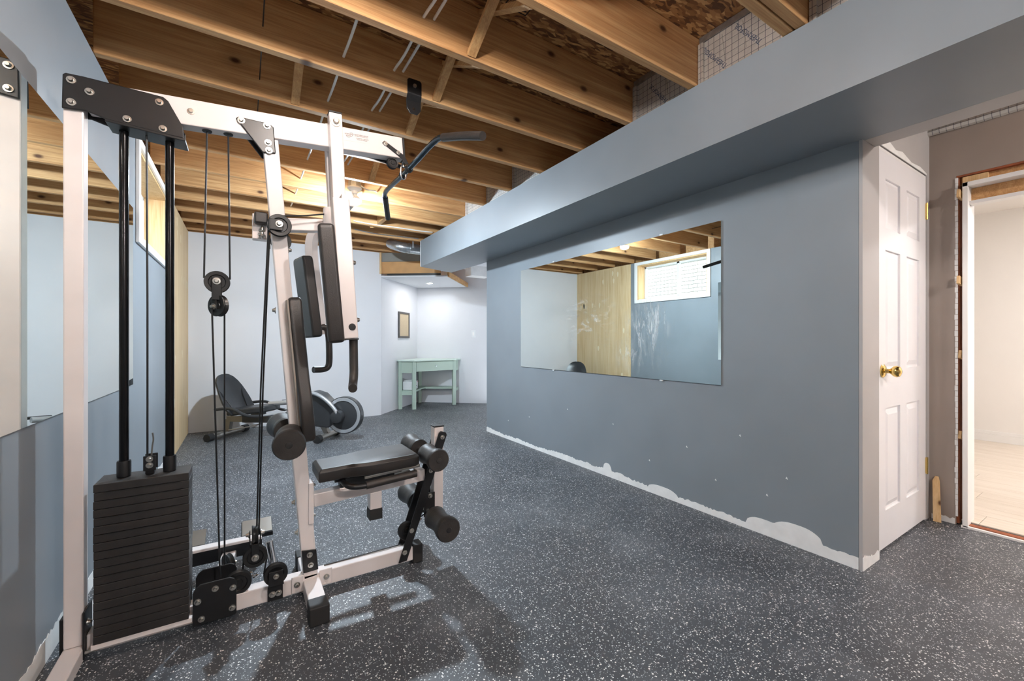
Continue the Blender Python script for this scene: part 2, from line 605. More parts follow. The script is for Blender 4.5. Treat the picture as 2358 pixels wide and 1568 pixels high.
# plywood sheet on the left wall
ply = bx('plywood_sheet', 'plywood', wall_left, XL + 0.0005, XL + 0.016, 4.84, YF - 0.002, 0.004, ZJ - 0.004)
ply['label'] = 'bare plywood sheet on the wall'
rp = random.Random(3)
patchm = plain('wood_filler', srgb(240, 222, 188), 0.7, var=0.03)
for k in range(16):
    cy, cz = rp.uniform(4.95, 6.05), rp.choice([0.45, 0.9, 1.25, 1.7, 2.15, 2.25]) + rp.uniform(-0.05, 0.05)
    B('filler_patch', patchm, ply)(lambda bm: prism(bm, [(cy + 0.018 * math.cos(a) * (1 + 0.2 * math.sin(3 * a)), cz + 0.045 * math.sin(a)) for a in [2 * PI * i / 12 for i in range(12)]], XL + 0.0155, XL + 0.0168, 'yz'))

# right wall (with the long mirror)
RW = B('wall_right', 'gray_paint')
wall_right = struct(RW(lambda bm: box(bm, XR, XR + 0.11, 0.795, 4.39, 0, ZJ)), 'grey painted wall carrying the long mirror')
B('bare_strip', 'unpainted', wall_right)(lambda bm: ragged(bm, 0.795, 4.39, XR - 0.002, XR - 0.0002, 0.03, 0.06, seed=2,
  bumps=[(2.42, 0.045, 0.105), (1.06, 0.12, 0.115), (1.22, 0.1, 0.085), (1.9, 0.12, 0.07)]))
B('paint_chip', 'unpainted', wall_right)(lambda bm: [prism(bm, [(y, z), (y + 0.012, z + 0.004), (y + 0.006, z + 0.014)], XR - 0.0015, XR - 0.0002, 'yz')
  for y, z in ((2.9, .46), (2.35, .42), (1.7, .38), (1.35, .52), (1.1, .34), (3.5, .3), (1.5, .22), (3.9, .2), (1.2, .22), (2.0, .22))])
end_w = struct(bx('wall_end', 'light_gray_paint', None, XR, 2.645, 0.78, 0.794, 0, 2.35), 'pale wall end beside the white door')
B('bare_strip', 'unpainted', end_w)(lambda bm: ragged(bm, XR, 2.645, 0.778, 0.7798, 0.03, 0.08, axis='x', seed=8, step=0.012))
struct(bx('wall_closet_back', 'white_wall', None, XR + 0.111, 4.6, 4.25, 4.389, 0, ZC), 'white wall')

# wall with the panelled door and the warm-tinted grey wall at the doorway
dw = struct(B('wall_door', 'light_gray_paint')(lambda bm: (box(bm, 2.646, 3.53, 0.80, 0.90, 2.075, ZC), box(bm, 2.646, 2.668, 0.80, 0.90, 0, 2.075),
   box(bm, 3.475, 3.53, 0.80, 0.90, 0, 2.075))), 'pale grey wall over the white panelled door')
B('bare_strip', 'unpainted', dw)(lambda bm: prism(bm, [(2.65, 2.09), (2.67, 2.11), (2.75, 2.10), (2.86, 2.12), (2.95, 2.10), (3.05, 2.115), (3.2, 2.09), (3.35, 2.1), (3.47, 2.085), (3.475, 2.076), (2.65, 2.076)], 0.798, 0.7998))
OY0, OY1, OZ = -0.25, 0.685, 2.045
tw = struct(B('wall_doorway', 'warmlit_gray_paint')(lambda bm: (box(bm, 3.53, 3.64, OY1, 0.80, 0, 2.36), box(bm, 3.53, 3.64, OY0, OY1, OZ, 2.36),
   box(bm, 3.53, 3.64, YN, OY0, 0, 2.36))), 'grey wall with warm light tinted into its paint around the unfinished doorway')
B('bare_strip', 'unpainted', tw)(lambda bm: ragged(bm, 0.69, 0.79, 3.528, 3.5298, 0.02, 0.05, seed=5, step=0.01))
B('torn_edge', 'unpainted', tw)(lambda bm: [box(bm, 3.5265 - random.uniform(0, .003), 3.532, OY1 - 0.008, OY1 + random.uniform(0.001, 0.006), z, z + 0.03) for z in [0.05 + 0.032 * i for i in range(62)]])
B('top_plate', 'joist_y', tw)(lambda bm: box(bm, 3.54, 3.64, YN, 0.8, 2.362, ZC))

# bulkhead
bk = struct(B('trim_1', 'gray_paint')(lambda bm: prism(bm, [(1.90, YN), (2.46, YN), (2.46, 4.6), (2.42, 5.38), (1.90, 5.15)], 2.02, ZJ - 0.002, 'xy')), 'grey boxed-in bulkhead running along the ceiling')
bk2 = struct(B('trim_2', 'light_gray_paint')(lambda bm: box(bm, 2.461, 2.585, YN, 0.778, 2.02, ZJ - 0.002)), 'pale lower board of the bulkhead beside the doorway')
B('corner_bead', 'unpainted', bk)(lambda bm: box(bm, 1.897, 1.903, 5.1495, 5.153, 2.02, ZJ - 0.002))

# ceiling: subfloor and joists
ceil = struct(bx('ceiling', 'osb', None, -0.8, 4.6, YN, 7.4, ZC, ZC + 0.02), 'oriented strand board subfloor over open joists')
jm = bmesh.new(); box(jm, -1.17, 1.9, 0, 0.042, 0, 0.243)
JY = [-2.2, -1.78, -1.36, -0.93, -0.5, -0.07, 0.36, 0.79, 0.838, 1.28, 1.70, 2.115, 2.555, 3.01, 3.46, 3.90, 4.33, 4.76, 5.19, 5.62, 6.02]
j0 = make('joist', jm, 'joist', ceil, bevel=0.003, seg=1)
XJ = 0.61
for i, y in enumerate(JY):
    o = j0 if i == 0 else j0.copy()
    if i:
        COL.objects.link(o); o.parent = ceil
    o.location = (XJ, y, ZJ + 0.001)
# the joists run on over the bulkhead
jm2 = bmesh.new(); box(jm2, 0, 1.2, 0, 0.042, 0, 0.243)
j1 = None
for y in (-0.5, -0.07, 0.36, 5.62, 6.02):
    if j1 is None:
        j1 = make('joist', jm2, 'joist', ceil); o = j1
    else:
        o = j1.copy(); COL.objects.link(o); o.parent = ceil
    o.location = (2.512, y, ZJ + 0.001)
struct(bx('rim_far', 'joist', None, -0.8, 2.1, YF + 0.0, YF + 0.04, ZJ + 0.001, ZC), 'wooden rim board')

# cross bridging between joists
def bridging(y0, y1, x, flip):
    za, zb = (ZJ + 0.015, ZC - 0.02)
    if flip:
        za, zb = zb, za
    B('bridging_strip', 'joist_y', ceil)(lambda bm: bar(bm, (x, y0, zb), (x, y1, za), 0.04, 0.02, (0, 0, 1)))


for a, b in zip(JY[8:-1], JY[9:]):
    bridging(a + 0.042, b, 0.865, False)
    bridging(a + 0.042, b, 0.92, True)
bridging(2.157, 2.555, 0.235, False)
B('bridging_strip', 'joist_y', ceil)(lambda bm: box(bm, 1.25, 1.29, 4.375, 4.755, ZJ + 0.02, ZJ + 0.11))
B('bridging_strip', 'joist_y', ceil)(lambda bm: bar(bm, (1.2, 4.81, ZJ + 0.03), (1.5, 5.18, ZJ + 0.2), 0.04, 0.08, (0, 0, 1)))

# stamp on the subfloor
st = thing('panel_stamp', 'black printed grade stamp on the strand board between two joists', 'stamp', (1.02, 1.55, ZC))


def stampmark(bm):
    z0, z1 = ZC - 0.0012, ZC - 0.0002
    for (x0, x1, y0, y1) in ((0.99, 1.11, 1.62, 1.625), (0.99, 1.11, 1.56, 1.565), (0.99, 1.11, 1.535, 1.54), (0.99, 1.11, 1.475, 1.48), (0.99, 0.995, 1.475, 1.625), (1.105, 1.11, 1.475, 1.625)):
        box(bm, x0, x1, y0, y1, z0, z1)
    r = random.Random(2)
    for yb, n, h in ((1.60, 9, 0.010), (1.582, 8, 0.006), (1.545, 10, 0.009), (1.52, 8, 0.007), (1.505, 9, 0.007)):
        for k in range(n):
            x = 1.0 + 0.1 * k / n
            box(bm, x, x + r.uniform(0.004, 0.009), yb, yb + h * r.uniform(0.6, 1), z0, z1)
    for k in range(14):
        a = 2 * PI * k / 14
        box(bm, 1.05 + 0.02 * math.cos(a) - .004, 1.05 + 0.02 * math.cos(a) + .004, 1.51 + 0.016 * math.sin(a), 1.516 + 0.016 * math.sin(a), z0 - .0001, z1)


B('stamp_print', 'stamp_ink', st)(stampmark)

# ------------------------------------------------------------------ alcove
A_, B_, C_, D_ = (1.68, 6.19), (2.47, 5.60), (3.24, 6.54), (2.57, 7.13)


def wall_seg(bm, p, q, t, z0, z1):
    p, q = V(p + (0,)), V(q + (0,))
    d = (q - p).normalized(); nrm = V((-d.y, d.x, 0))
    loft(bm, [[p + V((0, 0, z)), q + V((0, 0, z)), q + nrm * t + V((0, 0, z)), p + nrm * t + V((0, 0, z))] for z in (z0, z1)])


struct(B('wall_alcove_side', 'white_wall')(lambda bm: wall_seg(bm, (1.66, 6.17), D_, 0.1, 0, 2.3)), 'white alcove wall with the framed board')
awb = struct(B('wall_alcove_back', 'white_wall')(lambda bm: wall_seg(bm, (2.50, 7.19), (4.6, 5.44), 0.1, 0, ZC)), 'white alcove wall behind the desk')
struct(B('wall_alcove_close', 'white_wall')(lambda bm: box(bm, 4.5, 4.62, 4.2, 5.7, 0, ZC)), 'white wall')
ac = struct(B('ceiling_alcove', 'white_wall')(lambda bm: prism(bm, [A_, B_, C_, D_], 2.0, 2.02, 'xy')), 'dropped white ceiling over the desk corner')
struct(B('ceiling_passage', 'white_wall')(lambda bm: prism(bm, [(2.462, 4.39), (4.6, 4.39), (4.6, 5.6), (3.3, 6.55), (2.475, 5.60)], 2.26, 2.28, 'xy')), 'white ceiling beside the bulkhead')
B('header_board', 'header', ac)(lambda bm: bar(bm, (A_[0] + 0.01, A_[1] - 0.0, 2.135), (2.39, 5.665, 2.135), 0.04, 0.17, (0, 0, 1)))
B('grey_board', 'drywall_edge', ac)(lambda bm: bar(bm, (A_[0] + 0.02, A_[1] + 0.012, 2.29), (2.39, 5.68, 2.29), 0.03, 0.13, (0, 0, 1)))
B('end_stud', 'lumber_z', ac)(lambda bm: box(bm, 1.655, 1.675, 6.13, 6.19, 2.04, ZJ))
B('edge_stud', 'joist_y', ac)(lambda bm: bar(bm, (B_[0] + 0.012, B_[1], 2.035), (C_[0] + 0.012, C_[1], 2.035), 0.03, 0.07, (0, 0, 1)))
B('bulkhead_return', 'unpainted', ac)(lambda bm: box(bm, 3.0, 3.35, 5.9, 6.1, 2.1, 2.259))
B('painted_edge_shadow', 'black_metal', ac)(lambda bm: bar(bm, (A_[0] + 0.08, A_[1] - 0.055, 2.035), (2.39, 5.66, 2.035), 0.012, 0.03, (0, 0, 1)))  # black strip standing in for the shadow line under the header

pot = thing('recessed_light', 'small round recessed light in the white alcove ceiling', 'light', (2.52, 6.41, 2.0))
B('trim_ring', 'trim_white', pot)(lambda bm: lathe(bm, [(0.042, -0.001), (0.06, -0.001), (0.06, -0.006), (0.042, -0.004), (0.042, -0.001)], (2.52, 6.41, 2.0), (0, 0, 1), 28))
B('lens', 'pot_light', pot)(lambda bm: lathe(bm, [(0, -0.003), (0.041, -0.003), (0.041, -0.001), (0, -0.001)], (2.52, 6.41, 2.0), (0, 0, 1), 24))

# framed board on the alcove side wall
d1 = (V(D_ + (0,)) - V((1.66, 6.17, 0))).normalized(); n1 = V((d1.y, -d1.x, 0))
fb0 = V((1.66, 6.17, 0)) + d1 * 0.55 + n1 * 0.001
fbd = thing('framed_board', 'tan cork board in a dark grey frame on the white wall', 'board', tuple(fb0 + V((0, 0, 1.13))))


def wallbox(bm, s0, s1, t0, t1, z0, z1, o=V((1.66, 6.17, 0)), d=d1, nn=n1):
    loft(bm, [[o + d * s + nn * t + V((0, 0, z)) for s, t in ((s0, t0), (s1, t0), (s1, t1), (s0, t1))] for z in (z0, z1)])


for (s0, s1, z0, z1) in ((0.58, 0.61, 1.12, 1.54), (0.94, 0.97, 1.12, 1.54), (0.61, 0.94, 1.12, 1.15), (0.61, 0.94, 1.51, 1.54)):
    B('frame_rail', 'frame_dark', fbd, bevel=0.003)(lambda bm: wallbox(bm, s0, s1, 0.001, 0.022, z0, z1))
B('cork_panel', 'cork', fbd)(lambda bm: wallbox(bm, 0.608, 0.942, 0.002, 0.012, 1.148, 1.512))

d2 = (V((4.6, 5.44, 0)) - V((2.50, 7.19, 0))).normalized(); n2 = V((d2.y, -d2.x, 0))
if n2.y > 0:
    n2 = -n2
o2 = V((2.50, 7.19, 0))
sw = thing('light_switch', 'white light switch on the white wall beside the desk', 'switch', tuple(o2 + d2 * 1.10 + V((0, 0, 1.12))))
B('cover_plate', 'plastic_white', sw, bevel=0.003)(lambda bm: wallbox(bm, 1.06, 1.14, 0.0005, 0.006, 1.13, 1.26, o2, d2, n2))
B('rocker', 'trim_white', sw, bevel=0.002)(lambda bm: wallbox(bm, 1.085, 1.115, 0.006, 0.012, 1.165, 1.225, o2, d2, n2))

# ------------------------------------------------------------------ window
win = struct(thing('window_1', 'white two-pane sliding window set high in the grey wall', None, (XL, 4.085, WZ0)))
cs = 0.05
for (y0, y1, z0, z1) in ((WY0 - cs, WY0, WZ0 - cs, WZ1 + 0.046), (WY1, WY1 + cs, WZ0 - cs, WZ1 + 0.046), (WY0, WY1, WZ0 - cs, WZ0), (WY0, WY1, WZ1, WZ1 + 0.046)):
    bx('casing', 'trim_white', win, XL + 0.0005, XL + 0.02, y0, y1, z0, z1, bevel=0.004)
for (y0, y1, z0, z1) in ((WY0, WY0 + 0.018, WZ0, WZ1), (WY1 - 0.018, WY1, WZ0, WZ1)):
    bx('reveal_board', 'lumber_z', win, XL - 0.2, XL + 0.0, y0, y1, z0, z1)
bx('reveal_board', 'lumber_z', win, XL - 0.2, XL, WY0 + 0.018, WY1 - 0.018, WZ1 - 0.016, WZ1)
bx('sill', 'trim_white', win, XL - 0.2, XL, WY0 + 0.018, WY1 - 0.018, WZ0, WZ0 + 0.012)
fy0, fy1, fz0, fz1 = WY0 + 0.018, WY1 - 0.018, WZ0 + 0.012, WZ1 - 0.016
for (y0, y1, z0, z1) in ((fy0, fy0 + 0.035, fz0, fz1), (fy1 - 0.035, fy1, fz0, fz1), (fy0, fy1, fz0, fz0 + 0.03), (fy0, fy1, fz1 - 0.03, fz1), (4.02, 4.07, fz0, fz1)):
    bx('sash_bar', 'plastic_white', win, XL - 0.19, XL - 0.15, y0, y1, z0, z1, bevel=0.004)
for (y0, y1) in ((fy0 + 0.035, 4.02), (4.07, fy1 - 0.035)):
    bx('pane', 'glass', win, XL - 0.172, XL - 0.168, y0, y1, fz0 + 0.03, fz1 - 0.03)
bx('latch', 'plastic_white', win, XL - 0.15, XL - 0.135, 4.035, 4.055, 1.95, 2.02, bevel=0.003)

ow = struct(bx('wall_outside', 'mortar', None, -3.36, -3.3, 3.6, 8.2, 1.0, 3.6), 'pale brick wall seen through the window')
bb = bmesh.new(); box(bb, 0, 0.004, 0, 0.2, 0, 0.068)
b0 = None
for r_ in range(16):
    for c_ in range(15):
        if b0 is None:
            b0 = make('brick', bb, 'brick_mat', ow); o = b0
        else:
            o = b0.copy(); COL.objects.link(o); o.parent = ow
        o.location = (-3.3 + random.uniform(-0.001, 0.0), 4.5 + c_ * 0.212 + (0.106 if r_ % 2 else 0), 1.5 + r_ * 0.08)
struct(bx('ground_outside', 'mortar', None, -3.3, -0.82, 2, 9, 1.35, 1.4), 'pale ground outside the window')

# ------------------------------------------------------------------ panelled door and doorway
dr = struct(thing('door_1', 'white six-panel door with a brass knob', None, (2.69, 0.80, 0)))
DX0, DX1, DZ0, DZ1 = 2.692, 3.452, 0.012, 2.05
bx('slab', 'door_white', dr, DX0, DX1, 0.81, 0.838, DZ0, DZ1)
st_w, mid = 0.11, 0.105
xm = (DX0 + DX1) / 2
zr = [(DZ0, 0.20), (0.73, 0.93), (1.55, 1.66), (1.92, DZ1)]
for (x0, x1) in ((DX0, DX0 + st_w), (DX1 - st_w, DX1), (xm - mid / 2, xm + mid / 2)):
    bx('stile', 'door_white', dr, x0, x1, 0.80, 0.8105, DZ0, DZ1)
for z0, z1 in zr:
    for x0, x1 in ((DX0 + st_w, xm - mid / 2), (xm + mid / 2, DX1 - st_w)):
        bx('rail', 'door_white', dr, x0, x1, 0.80, 0.8105, z0, z1)
for z0, z1 in ((0.20, 0.73), (0.93, 1.55), (1.66, 1.92)):
    for x0, x1 in ((DX0 + st_w, xm - mid / 2), (xm + mid / 2, DX1 - st_w)):
        def pn(bm):
            e = 0.038
            loft(bm, [[(x0 + .012, 0.8099, z0 + .012), (x1 - .012, 0.8099, z0 + .012), (x1 - .012, 0.8099, z1 - .012), (x0 + .012, 0.8099, z1 - .012)],
                      [(x0 + e, 0.8015, z0 + e), (x1 - e, 0.8015, z0 + e), (x1 - e, 0.8015, z1 - e), (x0 + e, 0.8015, z1 - e)]])
        B('panel', 'door_white', dr)(pn)
kn = B('knob', 'brass', dr, smooth=True)(lambda bm: lathe(bm, [(0, 0.001), (0.033, 0.001), (0.034, 0.006), (0.026, 0.012), (0.013, 0.014), (0.011, 0.03), (0.016, 0.036), (0.026, 0.046), (0.029, 0.058), (0.024, 0.070), (0.01, 0.076), (0, 0.077)], (2.755, 0.80, 0.925), (0, -1, 0), 28))
bx('latch_plate', 'brass', dr, 2.6905, 2.6918, 0.802, 0.828, 0.89, 0.955)
for z in (1.855, 0.33):
    hg = bx('hinge', 'brass', dr, 3.4525, 3.468, 0.797, 0.80, z - 0.045, z + 0.045)
    B('hinge_pin', 'brass', hg)(lambda bm: cyl(bm, (3.458, 0.794, z - 0.05), (3.458, 0.794, z + 0.05), 0.006, 10))
for (x0, x1, z0, z1) in ((2.669, 2.689, 0, 2.07), (3.456, 3.474, 0, 2.07), (2.689, 3.456, 2.054, 2.07)):
    bx('jamb', 'trim_white', dr, x0, x1, 0.803, 0.89, z0, z1)
bx('door_edge', 'lumber_z', dr, 2.6892, 2.6916, 0.806, 0.838, 0.03, 1.1)

d2o = struct(thing('door_2', 'unfinished doorway with new white jambs and wood shims', None, (3.55, 0.65, 0)))
bx('jamb', 'trim_white', d2o, 3.50, 3.645, 0.632, 0.655, 0.005, 1.99, bevel=0.002)
bx('jamb', 'trim_white', d2o, 3.50, 3.645, -0.225, -0.2, 0.005, 1.99, bevel=0.002)
bx('head_jamb', 'trim_white', d2o, 3.50, 3.645, -0.2, 0.655, 1.965, 1.99, bevel=0.002)
bx('head_stop', 'trim_white', d2o, 3.53, 3.60, -0.2, 0.632, 1.865, 1.885, bevel=0.002)
bx('head_filler', 'joist', d2o, 3.575, 3.64, -0.2, 0.632, 1.886, 1.964)
bx('header', 'joist', d2o, 3.56, 3.63, -0.24, 0.684, 1.992, 2.04)
bx('raw_edge', 'edge_orange', d2o, 3.531, 3.56, -0.24, 0.684, 2.034, 2.0445)
bx('raw_edge', 'edge_orange', d2o, 3.533, 3.6, 0.672, 0.684, 0.01, 2.03)
bx('side_block', 'lumber_z', d2o, 3.535, 3.56, 0.56, 0.66, 1.995, 2.03)
for z in (1.92, 1.42, 0.99, 0.52):
    e = 0.05 if z > 1.3 else 0.012
    B('shim', 'lumber_z', d2o)(lambda bm: bar(bm, (3.56, 0.665, z), (3.53 - e, 0.668, z + 0.012), 0.012, 0.045, (0, 0, 1)))
bx('threshold', 'edge_orange', d2o, 3.52, 3.56, -0.2, 0.64, 0.0005, 0.016)
bx('threshold', 'trim_white', d2o, 3.50, 3.519, -0.2, 0.66, 0.0005, 0.012)

# finished room beyond
fr = struct(bx('floor_room', 'mortar', None, 3.565, 6.7, -2.0, 3.6, -0.05, 0.018), 'pale laminate plank floor of the next room')
pk = bmesh.new(); box(pk, 0, 0.188, 0, 1.2, 0, 0.006)
p0 = None
for i in range(16):
    for k in range(-2, 4):
        if p0 is None:
            p0 = make('plank', pk, 'laminate', fr, bevel=0.001, seg=1); o = p0
        else:
            o = p0.copy(); COL.objects.link(o); o.parent = fr
        y = k * 1.202 + (i * 0.437) % 1.2 - 0.6
        o.location = (3.57 + i * 0.19, y, 0.018)
struct(bx('wall_room_back', 'room_white', None, 6.6, 6.7, -2.0, 3.6, 0.02, 2.6), 'white wall of the next room')
struct(bx('wall_room_left', 'room_white', None, 3.645, 6.6, 3.0, 3.1, 0.02, 2.6), 'white wall of the next room')
struct(bx('wall_room_right', 'room_white', None, 3.645, 6.6, -1.6, -1.5, 0.02, 2.6), 'white wall of the next room')
struct(B('wall_room_front', 'room_white')(lambda bm: (box(bm, 3.641, 3.66, 0.80, 3.0, 0.02, 2.6), box(bm, 3.641, 3.66, -1.5, -0.26, 0.02, 2.6), box(bm, 3.641, 3.66, -0.26, 0.8, 2.05, 2.6))), 'white wall of the next room')
struct(bx('ceiling_room', 'room_white', None, 3.56, 6.7, -1.6, 3.1, 2.42, 2.45), 'white ceiling of the next room')
bs_ = struct(bx('baseboard_room', 'trim_white', None, 6.585, 6.5995, -1.5, 3.0, 0.025, 0.10), 'white moulded baseboard in the next room')
bx('moulding', 'trim_white', bs_, 6.59, 6.5995, -1.5, 3.0, 0.10, 0.135, bevel=0.004)
pl = thing('fill_panel', 'added unseen flat ceiling light brightening the finished room', 'light', (5.2, -0.6, 2.42))  # unseen lamp added to brighten the room beyond the doorway
bx('housing', 'trim_white', pl, 4.95, 5.45, -0.85, -0.35, 2.405, 2.419)
bx('diffuser', 'fill_room', pl, 4.98, 5.42, -0.82, -0.38, 2.401, 2.4049)

stake = B('wood_stake', 'lumber_z', None, at=(3.49, 0.755, 0))(lambda bm: loft(bm, [[(3.478, 0.738, 0.001), (3.488, 0.738, 0.001), (3.488, 0.772, 0.001), (3.478, 0.772, 0.001)],
    [(3.512, 0.752, 0.235), (3.522, 0.752, 0.235), (3.522, 0.782, 0.235), (3.512, 0.782, 0.235)], [(3.516, 0.758, 0.262), (3.526, 0.758, 0.262), (3.526, 0.772, 0.262), (3.516, 0.772, 0.262)]]))
tag(stake, 'short pale wooden stake leaning against the warm-tinted grey wall by the doorway', 'wood stake')

# ------------------------------------------------------------------ mirrors
mr = bx('wall_mirror', 'mirror_smear', None, XR - 0.008, XR - 0.002, 1.468, 3.647, 0.81, 1.805, at=(XR - 0.005, 2.56, 1.31))
tag(mr, 'long frameless mirror with hand smears on the grey wall', 'mirror')
for y in (1.9, 3.1):
    for z in (0.80, 1.806):
        bx('clip', 'plastic_white', mr, XR - 0.011, XR - 0.001, y - 0.012, y + 0.012, z, z + 0.009)
mr2 = bx('wall_mirror', 'mirror', None, XL + 0.002, XL + 0.008, 0.6, 3.31, 0.82, 1.865, at=(XL + 0.005, 2.0, 1.34))
tag(mr2, 'clean frameless mirror beside the weight machine post', 'mirror')

# ------------------------------------------------------------------ foil insulation above the bulkhead
def foil(y0, y1, x, txt, label):
    o = B('foil_insulation', 'foil', None, at=(x, (y0 + y1) / 2, ZJ))(lambda bm: (box(bm, x, x + 0.03, y0 + 0.004, y1 - 0.004, ZJ + 0.002, ZC - 0.035),
        box(bm, x - 0.015, x, y1 - 0.03, y1 - 0.004, ZJ + 0.002, ZC - 0.04)))
    tag(o, label, 'insulation', 'foil faced insulation over the bulkhead')
    B('foil_tape', 'galv', o)(lambda bm: box(bm, x - 0.004, x + 0.03, y0 + 0.004, y1 - 0.004, ZC - 0.034, ZC - 0.002))
    for k in range(2):
        B('foil_crease', 'foil', o)(lambda bm: tube(bm, [(x - 0.001, y1 - 0.12 - 0.1 * k, ZC - 0.05), (x - 0.002, y1 - 0.13 - 0.1 * k, ZC - 0.12), (x - 0.0005, y1 - 0.135 - 0.1 * k, ZC - 0.18)], 0.002, 5))
    for (yy, zz) in txt:
        ang = math.radians(128)
        M = Matrix.Translation((x - 0.0004, yy, zz)) @ Matrix(((0, 0, -1, 0), (-1, 0, 0, 0), (0, 1, 0, 0), (0, 0, 0, 1))) @ Matrix.Rotation(ang, 4, 'Z')
        text_obj('print', 'THERMOFOIL', 0.031, 'blue_ink', o, M, 'CENTER')
    return o


foil(0.40, 0.79, 1.93, [], 'silver foil insulation beside the doubled joist, nearly hidden by the bulkhead')
foil(0.882, 1.28, 1.93, [(1.03, 2.48), (1.19, 2.46)], 'widest silver gridded foil panel between the doubled joist and its neighbour')
foil(1.323, 1.70, 1.93, [(1.52, 2.45)], 'narrower creased silver foil panel one joist bay beyond the widest')
for y0, y1, nth in ((2.60, 3.01, 'four'), (3.055, 3.46, 'five'), (3.505, 3.90, 'six')):
    foil(y0, y1, 1.93, [], 'sliver of silver foil over the bulkhead, %s joist bays beyond the widest panel' % nth)
fs = B('foil_wrap', 'foil', None, at=(3.5, 0, 2.34))(lambda bm: tube(bm, [(3.515, y, 2.338 + 0.004 * math.sin(9 * y)) for y in [-2.4 + 0.2 * i for i in range(17)]], 0.022, 8))
tag(fs, 'crumpled silver foil edge along the top of the warm-tinted grey wall', 'insulation')

# round duct leaving the bulkhead end
du = thing('round_duct', 'galvanized round duct elbow beside the bulkhead end', 'duct', (1.85, 5.3, 2.2))
B('pipe', 'galv', du, smooth=True)(lambda bm: cyl(bm, (1.80, 5.33, 2.275), (2.2, 5.40, 2.285), 0.065, 24))
B('elbow', 'galv', du, smooth=True)(lambda bm: tube(bm, [(1.81, 5.33, 2.275), (1.70, 5.31, 2.275), (1.64, 5.40, 2.31), (1.62, 5.5, 2.35)], 0.064, 18, 1))
B('seam_band', 'galv', du)(lambda bm: (cyl(bm, (1.80, 5.33, 2.275), (1.812, 5.332, 2.275), 0.069, 24), cyl(bm, (1.75, 5.32, 2.275), (1.757, 5.321, 2.275), 0.068, 24)))
B('hanger_strap', 'galv', du)(lambda bm: (box(bm, 1.83, 1.852, 5.262, 5.264, 2.27, 2.36)))

# ------------------------------------------------------------------ bare bulbs
def bulb(loc, mat, label, r=0.045, shielded=False):
    x, y, z = loc       # z: bulb centre
    t = thing('bulb_holder', label, 'light', (x, y, z + 0.16), 'bare bulbs in porcelain holders')
    B('junction_box', 'galv', t)(lambda bm: lathe(bm, [(0, 0.11), (0.052, 0.11), (0.052, 0.158), (0, 0.158)], (x, y, z), (0, 0, 1), 8))
    B('lampholder', 'porcelain', t, smooth=True)(lambda bm: lathe(bm, [(0, 0.109), (0.057, 0.109), (0.058, 0.098), (0.046, 0.085), (0.025, 0.078), (0.024, 0.055), (0, 0.055)], (x, y, z), (0, 0, 1), 28))
    if shielded:     # opaque collar and shallow dome added to keep upward light off the joists
        B('added_collar', 'plastic_white', t, smooth=True)(lambda bm: lathe(bm, [(0, 0.056), (0.015, 0.056), (0.018, 0.045), (r * 0.75, 0.022), (r * 1.02, 0.004), (r * 1.02, 0.001), (0, 0.001)], (x, y, z), (0, 0, 1), 24))
        prof = [(0, 0.0), (r * 0.98, 0.0), (r * 0.96, -r * 0.16), (r * 0.8, -r * 0.42), (r * 0.45, -r * 0.62), (0, -r * 0.68)]
    else:
        prof = [(0, 0.056), (0.014, 0.056), (0.017, 0.05), (r * 0.62, r * 0.72), (r * 0.9, r * 0.38), (r, 0), (r * 0.87, -r * 0.5), (r * 0.5, -r * 0.87), (0, -r)]
    B('bulb', mat, t, smooth=True)(lambda bm: lathe(bm, prof, (x, y, z), (0, 0, 1), 12))
    return t


bulb((0.795, 3.735, 2.27), 'bulb_cool', 'bare bulb glowing cool white in a porcelain ceiling holder beyond the machine', 0.056, True)
bulb((0.22, 0.945, 2.30), 'bulb_warm', 'bare warm bulb in a porcelain holder by the doubled joist')
bulb((2.95, -1.15, 2.25), 'bulb_hall', 'bare warm bulb in a porcelain holder near the warm-tinted grey wall')
bulb((1.0, -1.62, 2.28), 'fill_back', 'added unseen fill bulb in a porcelain holder by the blank grey wall')  # unseen bulb added as fill for the right wall and floor

# ------------------------------------------------------------------ wires in the joists
def wire(pts, label, mat='wire_white', r=0.0062, flat=True, grp='white cables threaded through the joists'):
    o = B('electrical_cable', mat, None, smooth=True, at=pts[0])(lambda bm: tube(bm, pts, r, 8, 2))
    tag(o, label, 'cable', grp)
    return o


def threaded(x, ys, z, sag, dx=0.0):
    pts = []
    for a, b in zip(ys, ys[1:]):
        pts += [(x, a, z), (x + dx * 0.5, (a + b) / 2 + 0.02, z + sag)]
    pts.append((x, ys[-1], z))
    return pts


JM = [y + 0.021 for y in JY if y > 1.0]
wire(threaded(0.40, JM[0:9], 2.43, -0.012), 'single white cable threaded through the joists above the white beam', grp=None)
wire(threaded(0.640, [0.86] + JM[0:6], 2.45, -0.02, 0.01), 'white cable of the joist pair by the black bracket, the one farther from the bulkhead')
wire(threaded(0.685, [0.86] + JM[0:6], 2.45, 0.018, 0.02), 'white cable of the joist pair by the black bracket, the one nearer the bulkhead')
wire(threaded(0.07, [0.86] + JM[0:5], 2.44, -0.004), 'thin black cable threaded through the joists near the plated beam end', 'cable', 0.0028, grp=None)
wire([(1.0, 4.745, 2.37), (1.2, 4.752, 2.362), (1.5, 4.752, 2.368), (1.75, 4.752, 2.365), (1.9, 4.745, 2.37)], 'white cable stapled along a joist face toward the bulkhead', grp=None)
wire([(1.1, 5.175, 2.39), (1.3, 5.182, 2.37), (1.6, 5.182, 2.375), (1.88, 5.175, 2.38)], 'grey cable stapled along a joist face near the duct', 'galv', grp=None)
wire([(0.845, 3.74, 2.405), (0.92, 3.78, 2.39), (0.98, 3.83, 2.42), (1.02, 3.89, 2.43)], 'short white cable looping from the glowing bulb holder', grp=None)

